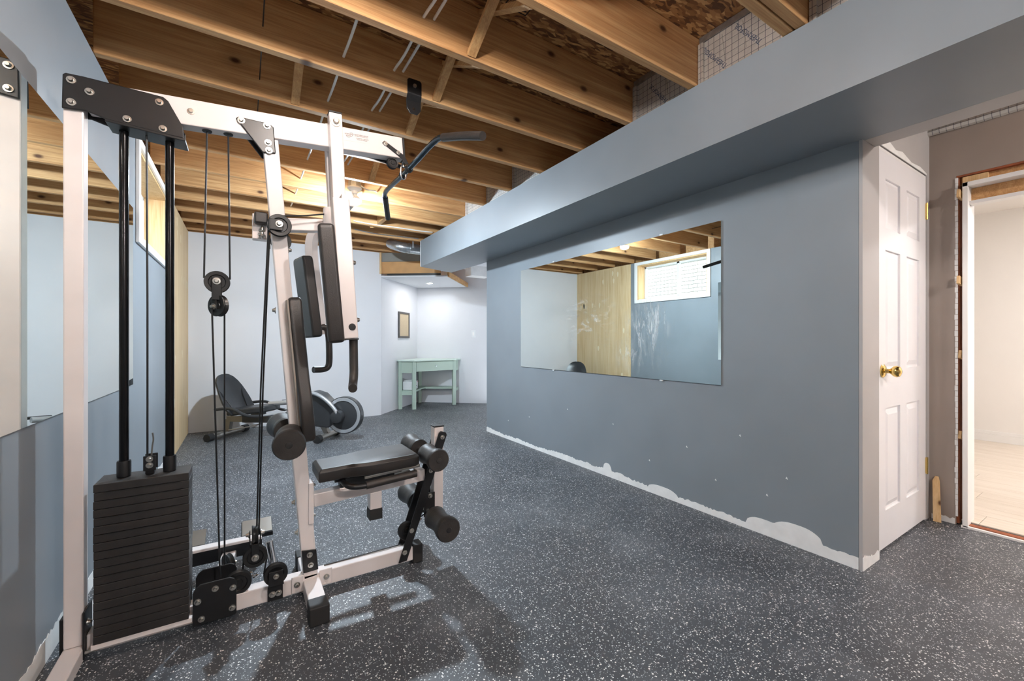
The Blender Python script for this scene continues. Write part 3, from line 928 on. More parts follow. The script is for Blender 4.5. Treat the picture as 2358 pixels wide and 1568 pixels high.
# black bracket hanging on a joist
hb = thing('joist_bracket', 'black steel bracket bolted to a joist above the beam end', 'bracket', (0.745, 2.10, 2.26))
B('plate', 'black_metal', hb, bevel=0.003)(lambda bm: prism(bm, [(0.708, 2.352), (0.708, 2.42), (0.716, 2.43), (0.776, 2.43), (0.784, 2.42), (0.784, 2.352)], 2.1065, 2.1135))
B('bent_tab', 'black_metal', hb, bevel=0.002)(lambda bm: loft(bm, [[(0.708, 2.1065, 2.352), (0.784, 2.1065, 2.352), (0.784, 2.1135, 2.352), (0.708, 2.1135, 2.352)],
    [(0.708, 2.125, 2.325), (0.786, 2.125, 2.325), (0.786, 2.132, 2.325), (0.708, 2.132, 2.325)], [(0.710, 2.125, 2.285), (0.786, 2.125, 2.285), (0.786, 2.132, 2.285), (0.710, 2.132, 2.285)],
    [(0.728, 2.125, 2.26), (0.768, 2.125, 2.26), (0.768, 2.132, 2.26), (0.728, 2.132, 2.26)]]))
B('lag_bolt', 'steel', hb)(lambda bm: lathe(bm, [(0, 0.008), (0.009, 0.008), (0.011, 0.0), (0, 0)], (0.746, 2.1065, 2.395), (0, -1, 0), 6))
B('eyelet', 'chrome', hb)(lambda bm: lathe(bm, [(0.004, 0.001), (0.007, 0.001), (0.007, 0), (0.004, 0)], (0.748, 2.125, 2.285), (0, -1, 0), 14))
# ------------------------------------------------------------------ the weight machine
YC = 2.0
G = thing('home_gym', 'white framed multi-station weight machine with black weight stack and pads', 'weight machine', (0.1, YC, 0))
GB = base_of(G)
FW = dict(bevel=0.004, seg=2)

_bb = bmesh.new()
lathe(_bb, [(0, 0.0115), (0.0052, 0.0115), (0.0068, 0.0075), (0.0072, 0.003), (0.0115, 0.0028), (0.0122, 0.0), (0, 0.0)], (0, 0, 0), (0, -1, 0), 14)
_bolt_me = bpy.data.meshes.new('bolt')
bmesh.ops.recalc_face_normals(_bb, faces=_bb.faces)
_bb.to_mesh(_bb_me := _bolt_me); _bb.free()
_bolt_me.materials.append(MT['steel'])
for _p in _bolt_me.polygons:
    _p.use_smooth = True
_bolt_me.set_sharp_from_angle(angle=math.radians(35))


def bolt(p, parent, rot=(0, 0, 0), s=1.0, name='bolt'):
    o = bpy.data.objects.new(name, _bolt_me); COL.objects.link(o)
    o.parent = parent; o.location = V(p) - base_of(parent)
    o.rotation_euler = rot; o.scale = (s, s, s)
    return o


PX, NX, PY = (0, 0, PI / 2), (0, 0, -PI / 2), (0, 0, PI)      # bolt facing +X, -X, +Y


def pulley(c, r, axis, parent, w=0.022, name='pulley', nut=True, mat='pulley'):
    h = w / 2
    pr = [(0, -h * 0.7), (r * 0.3, -h * 0.7), (r * 0.34, -h * 0.45), (r * 0.62, -h * 0.45), (r * 0.68, -h * 0.95), (r * 0.96, -h), (r, -h * 0.8), (r * 0.86, 0),
          (r, h * 0.8), (r * 0.96, h), (r * 0.68, h * 0.95), (r * 0.62, h * 0.45), (r * 0.34, h * 0.45), (r * 0.3, h * 0.7), (0, h * 0.7)]
    return B(name, mat, parent, smooth=True)(lambda bm: lathe(bm, pr, c, axis, 30))


# --- frame
bx('rear_post', 'frame_white', G, -0.505, -0.455, 1.975, 2.025, 0.052, 1.955, **FW)
rf = bx('rear_foot', 'frame_white', G, -0.507, -0.453, 1.62, 2.36, 0.004, 0.051, **FW)
for y in (1.60, 2.36):
    bx('foot_cap', 'rubber_cap', rf, -0.509, -0.451, y, y + 0.02, 0.001, 0.054, bevel=0.003)
bp = bx('corner_plate', 'black_metal', G, -0.4545, -0.449, 1.955, 2.045, 0.012, 0.17, bevel=0.002)
for z in (0.055, 0.12):
    bolt((-0.449, 1.99, z), bp, PX)
bx('corner_plate', 'black_metal', G, -0.5165, -0.5075, 1.985, 2.075, 0.012, 0.15, bevel=0.002)
B('corner_bolt', 'steel', G)(lambda bm: cyl(bm, (-0.449, 1.962, 0.032), (-0.41, 1.962, 0.036), 0.006, 10))

rail = bx('base_rail', 'frame_white', G, -0.4485, 0.69, 1.972, 2.028, 0.02, 0.085, **FW)
bx('end_cap', 'rubber_cap', rail, 0.69, 0.738, 1.968, 2.032, 0.002, 0.09, bevel=0.004)
bx('stack_pad', 'frame_white', rail, -0.43, -0.16, 1.935, 2.055, 0.045, 0.062, bevel=0.002)

cf = bx('cross_foot', 'frame_white', G, 0.212, 0.275, 1.79, 2.21, 0.008, 0.068, **FW)
for y0, y1 in ((1.735, 1.81), (2.19, 2.265)):
    bx('foot_cap', 'rubber_cap', cf, 0.208, 0.279, y0, y1, 0.001, 0.072, bevel=0.004)
for x0, x1, xb in ((0.168, 0.214, 0.188), (0.274, 0.325, 0.302)):
    fl = bx('joint_flange', 'frame_white', cf, x0, x1, 1.966, 1.9715, 0.026, 0.094, bevel=0.003)
    bolt((xb, 1.966, 0.06), fl)

up = B('upright', 'frame_white', G, **FW)(lambda bm: bar(bm, (0.242, 2.0, 0.07), (0.092, 2.0, 1.90), 0.056, 0.056, (0, 1, 0)))
bp = B('base_bracket', 'black_metal', up, bevel=0.003)(lambda bm: prism(bm, [(0.206, 0.197), (0.262, 0.189), (0.27, 0.1), (0.212, 0.098)], 1.9665, 1.9715))
bolt((0.236, 1.9665, 0.172), bp); bolt((0.24, 1.9665, 0.128), bp)

sl = 0.0795


def btop(x):
    return 2.003 + sl * (x - 0.1)


beam = B('top_beam', 'frame_white', G, **FW)(lambda bm: bar(bm, (-0.452, 2.0, btop(-0.452) - 0.049), (0.64, 2.0, btop(0.64) - 0.049), 0.098, 0.058, (0, 1, 0)))
B('end_cap', 'rubber_cap', beam, bevel=0.002)(lambda bm: bar(bm, (0.6405, 2.0, btop(0.64) - 0.049), (0.649, 2.0, btop(0.64) - 0.0485), 0.1, 0.06, (0, 1, 0)))
bolt((-0.166, 1.971, 1.935), beam)
for x in (-0.119, -0.051):
    B('cable_grommet', 'rubber_cap', beam)(lambda bm: lathe(bm, [(0.004, 0.006), (0.016, 0.003), (0.016, -0.003), (0.004, -0.004)], (x, 2.0, btop(x) - 0.0985), (0, 0, 1), 16))

# top plates that carry the guide rods
poly = [(-0.505, 1.845), (-0.503, 1.957), (-0.496, 1.964), (-0.452, 1.966), (-0.246, 1.962), (-0.232, 1.952), (-0.188, 1.868), (-0.186, 1.826), (-0.365, 1.829), (-0.448, 1.852)]
for y0, y1, fr_ in ((1.9625, 1.9705, True), (2.0295, 2.0375, False)):
    tp = B('head_plate', 'black_metal', G, bevel=0.003)(lambda bm: prism(bm, poly, y0, y1))
    if fr_:
        for (x, z) in ((-0.482, 1.943), (-0.438, 1.918), (-0.482, 1.87), (-0.256, 1.938), (-0.343, 1.853), (-0.246, 1.845)):
            bolt((x, y0, z), tp, s=1.05)
gp = B('guide_plate', 'black_metal', G, bevel=0.002)(lambda bm: prism(bm, [(-0.398, 1.826), (-0.18, 1.812), (-0.18, 1.822), (-0.398, 1.836)], 1.95, 2.05))
for x in (-0.325, -0.294, -0.262):
    B('plate_hole', 'cable', gp)(lambda bm: lathe(bm, [(0, -0.001), (0.012, -0.001), (0.012, 0.0005), (0, 0.0005)], (x, 1.985, 1.8205 - (x + 0.289) * 0.064), (0.064, 0, 1), 14))

gus = B('gusset_plate', 'black_metal', G, bevel=0.004)(lambda bm: prism(bm, [(-0.026, 1.948), (-0.018, 1.957), (0.086, 1.958), (0.103, 1.948), (0.111, 1.842), (0.064, 1.835), (0.052, 1.85)], 1.9635, 1.9705))
for (x, z) in ((-0.008, 1.943), (0.079, 1.945), (0.083, 1.878), (0.086, 1.848)):
    bolt((x, 1.9635, z), gus, s=1.1)
B('gusset_plate', 'black_metal', G, bevel=0.004)(lambda bm: prism(bm, [(-0.026, 1.948), (0.086, 1.958), (0.103, 1.948), (0.111, 1.842), (0.064, 1.835)], 2.0295, 2.0365))

# maker's sticker on the beam
stk = B('maker_label', 'frame_white', beam)(lambda bm: prism(bm, [(0.366, 1.966), (0.373, 2.007), (0.482, 2.0157), (0.484, 1.977)], 1.9704, 1.971))
ang = math.atan(sl)
def tm(x, z):
    return Matrix.Translation((x, 1.9702, z)) @ Matrix.Rotation(-ang, 4, 'Y') @ Matrix.Rotation(PI / 2, 4, 'X')
text_obj('print', 'NORTHERN LIGHTS', 0.0068, 'ink', stk, tm(0.418, 2.0005))
text_obj('print', 'FITNESS PRODUCTS INC.', 0.0052, 'ink', stk, tm(0.420, 1.9955))
text_obj('print', 'CORNWALL,  ONTARIO', 0.0052, 'ink', stk, tm(0.425, 1.9865))
text_obj('print', 'MADE IN CANADA', 0.0052, 'ink', stk, tm(0.430, 1.981))
text_obj('print', 'NORTHERN', 0.0065, 'ink', stk, tm(0.377, 1.995))
text_obj('print', 'LIGHTS', 0.0065, 'ink', stk, tm(0.382, 1.989))
B('print_swoosh', 'ink', stk)(lambda bm: tube(bm, [(0.383, 1.9702, 1.990), (0.388, 1.9702, 1.9835), (0.398, 1.9702, 1.985), (0.41, 1.9702, 1.994), (0.4145, 1.9702, 2.003), (0.409, 1.9702, 2.0065), (0.398, 1.9702, 2.003)], 0.0007, 5))

# --- guide rods, weights
for x in (-0.358, -0.231):
    gr = B('guide_rod', 'black_chrome', G, smooth=True)(lambda bm: cyl(bm, (x, 2.0, 0.63), (x, 2.0, 1.822), 0.0135, 18))
    B('rod_sleeve', 'black_metal', gr, smooth=True)(lambda bm: lathe(bm, [(0.014, 0.055), (0.019, 0.055), (0.02, 0.05), (0.02, 0.0), (0.014, 0)], (x, 2.0, 0.5995), (0, 0, 1), 20))
NW = 19
hw = (0.598 - 0.063) / NW
wm = bmesh.new(); box(wm, -0.127, 0.127, -0.0625, 0.0625, 0.0006, hw - 0.0009)
w0 = None
for k in range(NW):
    if w0 is None:
        w0 = make('weight_plate', wm, 'iron', None, bevel=0.0012, seg=1); o = w0
    else:
        o = w0.copy(); COL.objects.link(o)
    o.parent = G
    o.location = V((-0.2955 + random.uniform(-0.0008, 0.0008), 1.9945 + random.uniform(-0.0008, 0.0008), 0.063 + k * hw)) - GB
    o.rotation_euler = (0, 0, random.uniform(-0.003, 0.003))
    if k < NW - 1:
        bx('selector_slot', 'cable', o, -0.397, -0.194, 1.9317, 1.9335, 0.063 + k * hw + hw - 0.0035, 0.063 + k * hw + hw - 0.0012)
br = B('stack_bracket', 'black_metal', G, bevel=0.002)(lambda bm: (box(bm, -0.303, -0.267, 1.975, 1.98, 0.612, 0.666), box(bm, -0.303, -0.267, 2.015, 2.02, 0.612, 0.666), box(bm, -0.298, -0.272, 1.98, 2.015, 0.599, 0.615)))
bolt((-0.285, 1.975, 0.654), br, s=0.9); bolt((-0.285, 1.975, 0.632), br, s=0.9)

# --- cables
def cab(pts, name='cable', r=0.0032, mat='cable', it=2):
    return B(name, mat, G, smooth=True)(lambda bm: tube(bm, pts, r, 8, it))


cab([(-0.294, 1.997, 0.66), (-0.294, 1.997, 1.2), (-0.2945, 1.985, 1.818)], it=0)
cab([(-0.283, 1.997, 0.655), (-0.28, 1.994, 0.70), (-0.276, 1.993, 0.72), (-0.279, 1.99, 0.745)], r=0.0026, mat='bike_grey')
cab([(-0.119, 2.0, 1.89), (-0.1285, 2.0, 1.32)], it=0)
cab([(-0.051, 2.0, 1.89), (-0.0455, 2.0, 1.32)], it=0)
cab([(-0.103, 1.985, 1.215), (-0.077, 1.99, 0.158)], it=0)
cab([(-0.064, 2.02, 1.215), (-0.065, 2.06, 0.16)], it=0)
cab([(0.083, 1.928, 1.53), (0.058, 1.96, 0.9), (0.044, 1.99, 0.29)], it=0)
cab([(0.087, 1.94, 1.50), (0.066, 1.97, 0.9), (0.052, 2.0, 0.29)], it=0)
cab([(0.13, 1.93, 1.582), (0.22, 1.94, 1.60), (0.318, 1.94, 1.625)], it=0)
cab([(0.0, 2.0, 0.20), (-0.004, 2.0, 0.14)], it=0)
cab([(0.082, 2.0, 0.20), (0.07, 2.0, 0.125)], it=0)

# floating double pulley
fp = pulley((-0.087, 2.0, 1.307), 0.0425, (0, 1, 0), G, name='pulley')
B('pulley_bracket', 'black_metal', G, bevel=0.003)(lambda bm: (box(bm, -0.104, -0.072, 1.98, 1.985, 1.236, 1.325), box(bm, -0.104, -0.072, 2.015, 2.02, 1.236, 1.325), box(bm, -0.104, -0.072, 1.985, 2.015, 1.236, 1.241)))
bolt((-0.088, 1.98, 1.309), fp, s=1.15)
fl2 = pulley((-0.083, 2.0, 1.216), 0.0425, (0.75, 0.66, 0), G)
B('pulley_bracket', 'black_metal', G, bevel=0.002)(lambda bm: [bar(bm, V((-0.083, 2.0, 1.24)) + V((0.75, 0.66, 0)) * t, V((-0.083, 2.0, 1.20)) + V((0.75, 0.66, 0)) * t, 0.026, 0.004, (0.75, 0.66, 0)) for t in (-0.018, 0.018)])
bolt((-0.083 - 0.75 * 0.02, 2.0 - 0.66 * 0.02, 1.211), fl2, (0, 0, -0.85))
bolt((-0.083 + 0.75 * 0.02, 2.0 + 0.66 * 0.02, 1.214), fl2, (0, 0, PI - 0.85))

# lat pulley beside the upright
lp = pulley((0.121, 1.928, 1.541), 0.044, (0, 1, 0), G)
B('pulley_bracket', 'black_metal', G, bevel=0.002)(lambda bm: (box(bm, 0.085, 0.132, 1.908, 1.912, 1.518, 1.562), box(bm, 0.085, 0.132, 1.944, 1.948, 1.518, 1.562), box(bm, 0.083, 0.088, 1.908, 1.97, 1.515, 1.565)))
bolt((0.119, 1.908, 1.543), lp, s=1.15)
bl2 = pulley((0.135, 2.06, 1.505), 0.04, (0, 1, 0), G)
sb = bx('stop_block', 'frame_white', G, 0.03, 0.085, 2.032, 2.08, 1.50, 1.604, bevel=0.003)
bx('bumper_pad', 'vinyl', sb, 0.036, 0.084, 1.99, 2.032, 1.557, 1.604, bevel=0.008, seg=3, smooth=True)
B('adjuster_stud', 'steel', sb, smooth=True)(lambda bm: lathe(bm, [(0, 0.055), (0.005, 0.05), (0.008, 0.035), (0.012, 0.033), (0.012, 0.029), (0.006, 0.028), (0.008, 0.018), (0.013, 0.014), (0.013, 0.01), (0.006, 0.009), (0.004, 0), (0, 0)], (0.064, 2.015, 1.50), (0, 0, 1), 16))
for (x, z, rt) in ((0.093, 1.47, NX), (0.158, 1.46, PX), (0.112, 1.205, NX), (0.183, 0.395, NX), (0.194, 0.265, NX)):
    bolt((x, 2.0, z), G, rt, 1.1)

# --- butterfly arms
arm_c = V((0.33, 2.0, 0))
yk = B('yoke_front', 'frame_white', G, **FW)(lambda bm: bar(bm, (0.331, 1.945, 2.052), (0.351, 1.945, 1.60), 0.052, 0.048, (0, 1, 0)))
B('yoke_cap', 'rubber_cap', yk, bevel=0.002)(lambda bm: bar(bm, (0.331, 1.945, 2.052), (0.3307, 1.945, 2.059), 0.053, 0.049, (0, 1, 0)))
bolt((0.331, 1.921, 2.013), yk, s=1.7, name='pivot_nut')
B('yoke_rear', 'frame_white', G, **FW)(lambda bm: bar(bm, (0.331, 2.055, 2.052), (0.353, 2.055, 1.60), 0.052, 0.048, (0, 1, 0)))
strut = B('yoke_strut', 'frame_white', G, **FW)(lambda bm: bar(bm, (0.15, 2.0, 1.563), (0.33, 2.0, 1.585), 0.052, 0.05, (0, 1, 0)))
B('pivot_sleeve', 'frame_white', G, smooth=True)(lambda bm: lathe(bm, [(0, 0.075), (0.03, 0.075), (0.032, 0.07), (0.032, 0.0), (0.028, -0.008), (0, -0.008)], (0.318, 1.95, 1.572), (0, 0, 1), 24))
B('arm_crossbar', 'frame_white', G, **FW)(lambda bm: bar(bm, (0.335, 1.69, 1.615), (0.335, 2.33, 1.615), 0.045, 0.045, (0, 0, 1)))


def pad(name, parent, c_top, c_bot, hw_prof, thick, nrm=(1, 0, 0), mat='vinyl'):
    """pad standing along c_top-c_bot, half widths along the length, thickness along nrm"""
    ct, cb, n = V(c_top), V(c_bot), V(nrm).normalized()
    L = cb - ct; d = L.normalized()
    n = (n - d * n.dot(d)).normalized(); w = d.cross(n).normalized()
    left = [ct + L * t + w * h for t, h in hw_prof]
    right = [ct + L * t - w * h for t, h in hw_prof][::-1]
    loop = left + right
    def f(bm):
        loft(bm, [[p + n * s for p in loop] for s in (-thick / 2, thick / 2)])
    return B(name, mat, parent, bevel=0.012, seg=3, smooth=True)(f)


# near arm
ya = 1.655
na = B('swing_arm', 'frame_white', G, **FW)(lambda bm: bar(bm, (0.299, ya, 1.60), (0.332, ya, 1.087), 0.058, 0.055, (0, 1, 0)))
B('end_cap', 'rubber_cap', na, bevel=0.001)(lambda bm: bar(bm, (0.332, ya, 1.087), (0.3322, ya, 1.082), 0.06, 0.057, (0, 1, 0)))
B('end_plug', 'rubber_cap', na, smooth=True)(lambda bm: lathe(bm, [(0, 0.004), (0.011, 0.003), (0.013, 0), (0, 0)], (0.338, ya - 0.0275, 1.13), (0, -1, 0), 20))
for x, z in ((0.342, 1.372), (0.356, 1.158)):
    bolt((x, ya, z), na, PX, 1.2)
npd = pad('arm_pad', na, (0.256, ya + 0.035, 1.50), (0.2935, ya + 0.035, 1.072), [(0, 0.072), (0.05, 0.08), (0.9, 0.08), (1, 0.072)], 0.055, (1, -0.14, 0))
B('pad_board', 'vinyl_back', npd)(lambda bm: bar(bm, (0.283, ya + 0.045, 1.49), (0.318, ya + 0.045, 1.08), 0.006, 0.10, (0, 1, 0)))
B('hand_grip', 'foam', na, smooth=True)(lambda bm: tube(bm, [(0.348, ya, 1.084), (0.349, ya, 1.0), (0.349, ya - 0.004, 0.95), (0.339, ya - 0.03, 0.913), (0.33, ya - 0.075, 0.908)], 0.0155, 14))
# far arm
yb = 2.31
fa = B('swing_arm', 'frame_white', G, smooth=True)(lambda bm: tube(bm, [(0.335, yb, 1.625), (0.312, yb, 1.628), (0.285, yb, 1.59), (0.285, yb, 1.50), (0.298, yb, 1.40), (0.315, yb, 1.25), (0.332, yb, 1.11)], 0.029, 4, 2))
for x, z in ((0.352, 1.36), (0.362, 1.16)):
    bolt((x, yb - 0.02, z), fa, PX, 0.9)
fpd = pad('arm_pad', fa, (0.242, yb - 0.03, 1.485), (0.288, yb - 0.03, 1.095), [(0, 0.064), (0.06, 0.072), (0.94, 0.072), (1, 0.066)], 0.05, (1, 0.22, 0))
B('hand_grip', 'foam', fa, smooth=True)(lambda bm: tube(bm, [(0.325, yb - 0.02, 1.145), (0.35, yb - 0.02, 1.15), (0.362, yb - 0.02, 1.12), (0.366, yb - 0.02, 0.99), (0.362, yb - 0.02, 0.945), (0.335, yb - 0.03, 0.935), (0.288, yb - 0.05, 0.937)], 0.0155, 14))

# --- back pad and mid rollers
bpd = pad('back_pad', G, (0.176, 2.0, 1.258), (0.226, 2.0, 0.668), [(0, 0.07), (0.03, 0.085), (0.3, 0.09), (0.58, 0.10), (0.68, 0.125), (0.76, 0.13), (0.97, 0.128), (1, 0.115)], 0.05)
B('pad_board', 'vinyl_back', bpd)(lambda bm: bar(bm, (0.149, 2.0, 1.245), (0.197, 2.0, 0.68), 0.006, 0.17, (0, 1, 0)))


def roller(c0, c1, r, parent, hole='rubber_cap'):
    c0, c1 = V(c0), V(c1); L = (c1 - c0).length
    pr = [(0, 0.0), (r * 0.92, 0.0), (r, 0.008), (r * 0.98, L * 0.18), (r * 0.78, L * 0.5), (r * 0.86, L * 0.8), (r * 0.95, L - 0.01), (r * 0.88, L), (0, L)]
    o = B('foam_roller', 'foam', parent, smooth=True)(lambda bm: lathe(bm, pr, c0, c1 - c0, 28))
    d = (c0 - c1).normalized()
    B('axle_plug', hole, o, smooth=True)(lambda bm: lathe(bm, [(0, 0.002), (0.008, 0.003), (0.0115, 0.002), (0.0125, 0), (0, 0)], c0, d, 18))
    return o


roller((0.143, 1.775, 0.688), (0.16, 1.925, 0.688), 0.058, G)
roller((0.143, 2.225, 0.688), (0.16, 2.075, 0.688), 0.058, G)
B('roller_axle', 'steel', G, smooth=True)(lambda bm: cyl(bm, (0.16, 1.92, 0.688), (0.16, 2.08, 0.688), 0.011, 12))

# --- seat
stb = B('seat_frame', 'frame_white', G, **FW)(lambda bm: bar(bm, (0.253, 2.0, 0.394), (0.752, 2.0, 0.421), 0.056, 0.052, (0, 1, 0)))
fl = bx('mount_flange', 'frame_white', stb, 0.232, 0.2525, 1.965, 2.035, 0.30, 0.475, bevel=0.003)
for z in (0.455, 0.325):
    bolt((0.2525, 2.0, z), fl, PX, 0.9)
sst = bx('seat_stub', 'frame_white', stb, 0.488, 0.542, 1.974, 2.026, 0.262, 0.382, **FW)
bx('stub_cap', 'rubber_cap', sst, 0.486, 0.544, 1.972, 2.028, 0.255, 0.305, bevel=0.002)


def seat_pad(bm):
    x0, x1, xa, xb_ = 0.262, 0.69, 0.40, 0.455
    def loop(z, e):
        zz = lambda x: z + (x - x0) * 0.035
        pts = []
        for x, w in ((x0 + e, 0.098 - e), (xa, 0.102 - e), (xb_, 0.125 - e), (x1 - 0.02 - e, 0.128 - e), (x1 - e, 0.115 - e)):
            pts.append((x, 2.0 - w, zz(x)))
        for x, w in ((x1 - e, 0.115 - e), (x1 - 0.02 - e, 0.128 - e), (xb_, 0.125 - e), (xa, 0.102 - e), (x0 + e, 0.098 - e)):
            pts.append((x, 2.0 + w, zz(x)))
        return pts
    loft(bm, [loop(0.486, 0.004), loop(0.492, 0.0), loop(0.528, 0.0), loop(0.541, 0.012)])


sp = B('seat_pad', 'vinyl', stb, bevel=0.006, seg=2, smooth=True)(seat_pad)
B('seat_board', 'black_metal', sp)(lambda bm: box(bm, 0.33, 0.62, 1.93, 2.07, 0.47, 0.488))
B('seat_riser', 'black_metal', stb)(lambda bm: box(bm, 0.36, 0.60, 1.975, 2.025, 0.43, 0.4699))
for s in (-1, 1):
    hy = 2.0 + s * 0.155
    hd = B('seat_handle', 'black_metal', stb, smooth=True)(lambda bm: tube(bm, [(0.36, 2.0 + s * 0.06, 0.476), (0.36, hy - s * 0.03, 0.474), (0.378, hy, 0.468), (0.42, hy, 0.462), (0.48, hy, 0.465)], 0.0125, 12))
    B('foam_grip', 'foam', hd, smooth=True)(lambda bm: tube(bm, [(0.44, hy, 0.4635), (0.66, hy, 0.478)], 0.0165, 14, 0))
B('grip_tube', 'steel', stb, smooth=True)(lambda bm: cyl(bm, (0.45, 1.915, 0.478), (0.70, 1.915, 0.492), 0.009, 10))

# --- leg developer
lv = B('leg_lever', 'frame_white', G, **FW)(lambda bm: bar(bm, (0.822, 2.0, 0.20), (0.826, 2.0, 0.646), 0.05, 0.05, (0, 1, 0)))
bx('lever_cap', 'rubber_cap', lv, 0.799, 0.853, 1.973, 2.027, 0.6465, 0.654, bevel=0.003)
for y0, y1, fr_ in ((1.962, 1.9685, True), (2.0315, 2.038, False)):
    sbp = B('lever_strap', 'black_metal', G, bevel=0.002)(lambda bm: prism(bm, [(0.617, 0.028), (0.657, 0.03), (0.862, 0.605), (0.858, 0.618), (0.83, 0.628), (0.82, 0.62)], y0, y1))
    if fr_:
        for (x, z) in ((0.646, 0.072), (0.68, 0.168), (0.777, 0.44), (0.838, 0.597)):
            bolt((x, y0, z), sbp, s=0.95)
roller((0.752, 1.80, 0.531), (0.752, 1.955, 0.531), 0.052, G)
roller((0.752, 2.205, 0.531), (0.752, 2.05, 0.531), 0.052, G)
B('roller_axle', 'steel', G, smooth=True)(lambda bm: cyl(bm, (0.752, 1.95, 0.531), (0.752, 2.06, 0.531), 0.011, 12))
roller((0.764, 1.715, 0.243), (0.764, 1.885, 0.243), 0.056, lv, 'cable')
roller((0.764, 2.285, 0.243), (0.764, 2.115, 0.243), 0.056, lv, 'cable')
B('roller_axle', 'steel', G, smooth=True)(lambda bm: cyl(bm, (0.764, 1.88, 0.243), (0.764, 2.12, 0.243), 0.011, 12))
B('axle_tab', 'black_metal', lv)(lambda bm: (box(bm, 0.745, 0.80, 1.968, 1.973, 0.215, 0.33), box(bm, 0.745, 0.80, 2.027, 2.032, 0.215, 0.33)))
bolt((0.775, 1.968, 0.315), lv, s=1.0)
pulley((0.668, 2.0, 0.158), 0.043, (0, 1, 0), G)
cab([(0.70, 2.0, 0.186), (0.75, 2.0, 0.215), (0.80, 2.0, 0.24)], r=0.003)
B('swivel_hook', 'chrome', G, smooth=True)(lambda bm: tube(bm, [(0.715, 2.0, 0.178), (0.728, 2.0, 0.193), (0.745, 2.0, 0.203), (0.738, 2.0, 0.189), (0.72, 2.0, 0.178)], 0.003, 6))
# inner channel edge line on the rail
B('rail_cable', 'cable', G)(lambda bm: cyl(bm, (0.30, 2.015, 0.088), (0.655, 2.015, 0.09), 0.003, 8))

# --- low pulleys
p1 = pulley((0.039, 1.985, 0.213), 0.043, (0, 1, 0), G)
B('pulley_fork', 'black_metal', G, bevel=0.001)(lambda bm: (box(bm, 0.026, 0.052, 1.965, 1.969, 0.2, 0.265), box(bm, 0.026, 0.052, 2.001, 2.005, 0.2, 0.265), box(bm, 0.026, 0.052, 1.965, 2.005, 0.262, 0.268),
   box(bm, 0.019, 0.023, 1.972, 1.998, 0.262, 0.315), box(bm, 0.055, 0.059, 1.972, 1.998, 0.262, 0.315), box(bm, 0.019, 0.059, 1.972, 1.998, 0.262, 0.268)))
bolt((0.039, 1.965, 0.214), p1, s=1.15)
p1b = pulley((0.039, 1.985, 0.30), 0.036, (1, 0, 0), G)
bolt((0.019, 1.985, 0.303), p1b, NX, 1.1); bolt((0.059, 1.985, 0.303), p1b, PX, 1.1)
p2 = pulley((0.109, 1.94, 0.142), 0.043, (0, 1, 0), G)
pb = B('pulley_bracket', 'black_metal', G, bevel=0.002)(lambda bm: loft(bm, [[(0.082, 1.964, 0.022), (0.136, 1.964, 0.022), (0.136, 1.971, 0.022), (0.082, 1.971, 0.022)], [(0.082, 1.964, 0.082), (0.136, 1.964, 0.082), (0.136, 1.971, 0.082), (0.082, 1.971, 0.082)],
   [(0.082, 1.916, 0.105), (0.136, 1.916, 0.105), (0.136, 1.922, 0.105), (0.082, 1.922, 0.105)], [(0.084, 1.916, 0.162), (0.134, 1.916, 0.162), (0.134, 1.922, 0.162), (0.084, 1.922, 0.162)]]))
bolt((0.109, 1.916, 0.142), p2, s=0.9)
for x in (0.098, 0.12):
    bolt((x, 1.964, 0.05), pb, s=1.05)
cpoly = [(-0.158, 0.028), (-0.158, 0.148), (-0.15, 0.165), (-0.135, 0.176), (-0.045, 0.176), (-0.03, 0.168), (-0.023, 0.15), (-0.023, 0.034), (-0.03, 0.028)]
for y0, y1, fr_ in ((1.934, 1.94, True), (2.055, 2.061, False)):
    cp = B('pulley_cage', 'black_metal', G, bevel=0.002)(lambda bm: prism(bm, cpoly, y0, y1))
    if fr_:
        for (x, z) in ((-0.143, 0.115), (-0.035, 0.135), (-0.037, 0.058), (-0.132, 0.048), (-0.09, 0.148)):
            bolt((x, y0, z), cp, s=0.95)
p3 = pulley((-0.018, 1.985, 0.125), 0.046, (0, 1, 0), G)
p4 = pulley((-0.055, 2.16, 0.13), 0.042, (0.9, 0.4, 0), G)
B('pulley_fork', 'black_metal', G)(lambda bm: [bar(bm, (-0.055 + t * 0.9, 2.16 + t * 0.4, 0.13), (-0.075 + t * 0.9, 2.06 + t * 0.4, 0.10), 0.004, 0.024, (0, 0, 1)) for t in (-0.018, 0.018)])
bolt((-0.036, 2.165, 0.13), p4, (0, 0, 1.1), 1.1)

# --- rowing foot rest behind the rail
fo = B('foot_bar', 'frame_white', G, **FW)(lambda bm: bar(bm, (-0.25, 2.40, 0.115), (0.075, 2.40, 0.115), 0.05, 0.03, (0, 0, 1)))
bx('foot_bar_face', 'black_metal', fo, -0.25, 0.075, 2.372, 2.3745, 0.06, 0.118)
B('foot_link', 'frame_white', G, **FW)(lambda bm: bar(bm, (-0.10, 2.03, 0.06), (-0.055, 2.385, 0.075), 0.055, 0.035, (0, 0, 1)))
for (x0, x1) in ((-0.25, -0.15), (-0.01, 0.125)):
    ft = B('foot_plate', 'black_metal', fo, bevel=0.002)(lambda bm: prism(bm, [(2.44, 0.10), (2.55, 0.135), (2.55, 0.155), (2.44, 0.12)], x0, x1, 'yz'))
    B('tread', 'bike_grey', ft)(lambda bm: prism(bm, [(2.445, 0.1225), (2.548, 0.1555), (2.548, 0.1575), (2.445, 0.1245)], x0 + 0.004, x1 - 0.004, 'yz'))
B('foot_pad', 'rubber_cap', fo)(lambda bm: (box(bm, -0.24, -0.2, 2.38, 2.42, 0.001, 0.1), box(bm, 0.03, 0.07, 2.38, 2.42, 0.001, 0.1)))
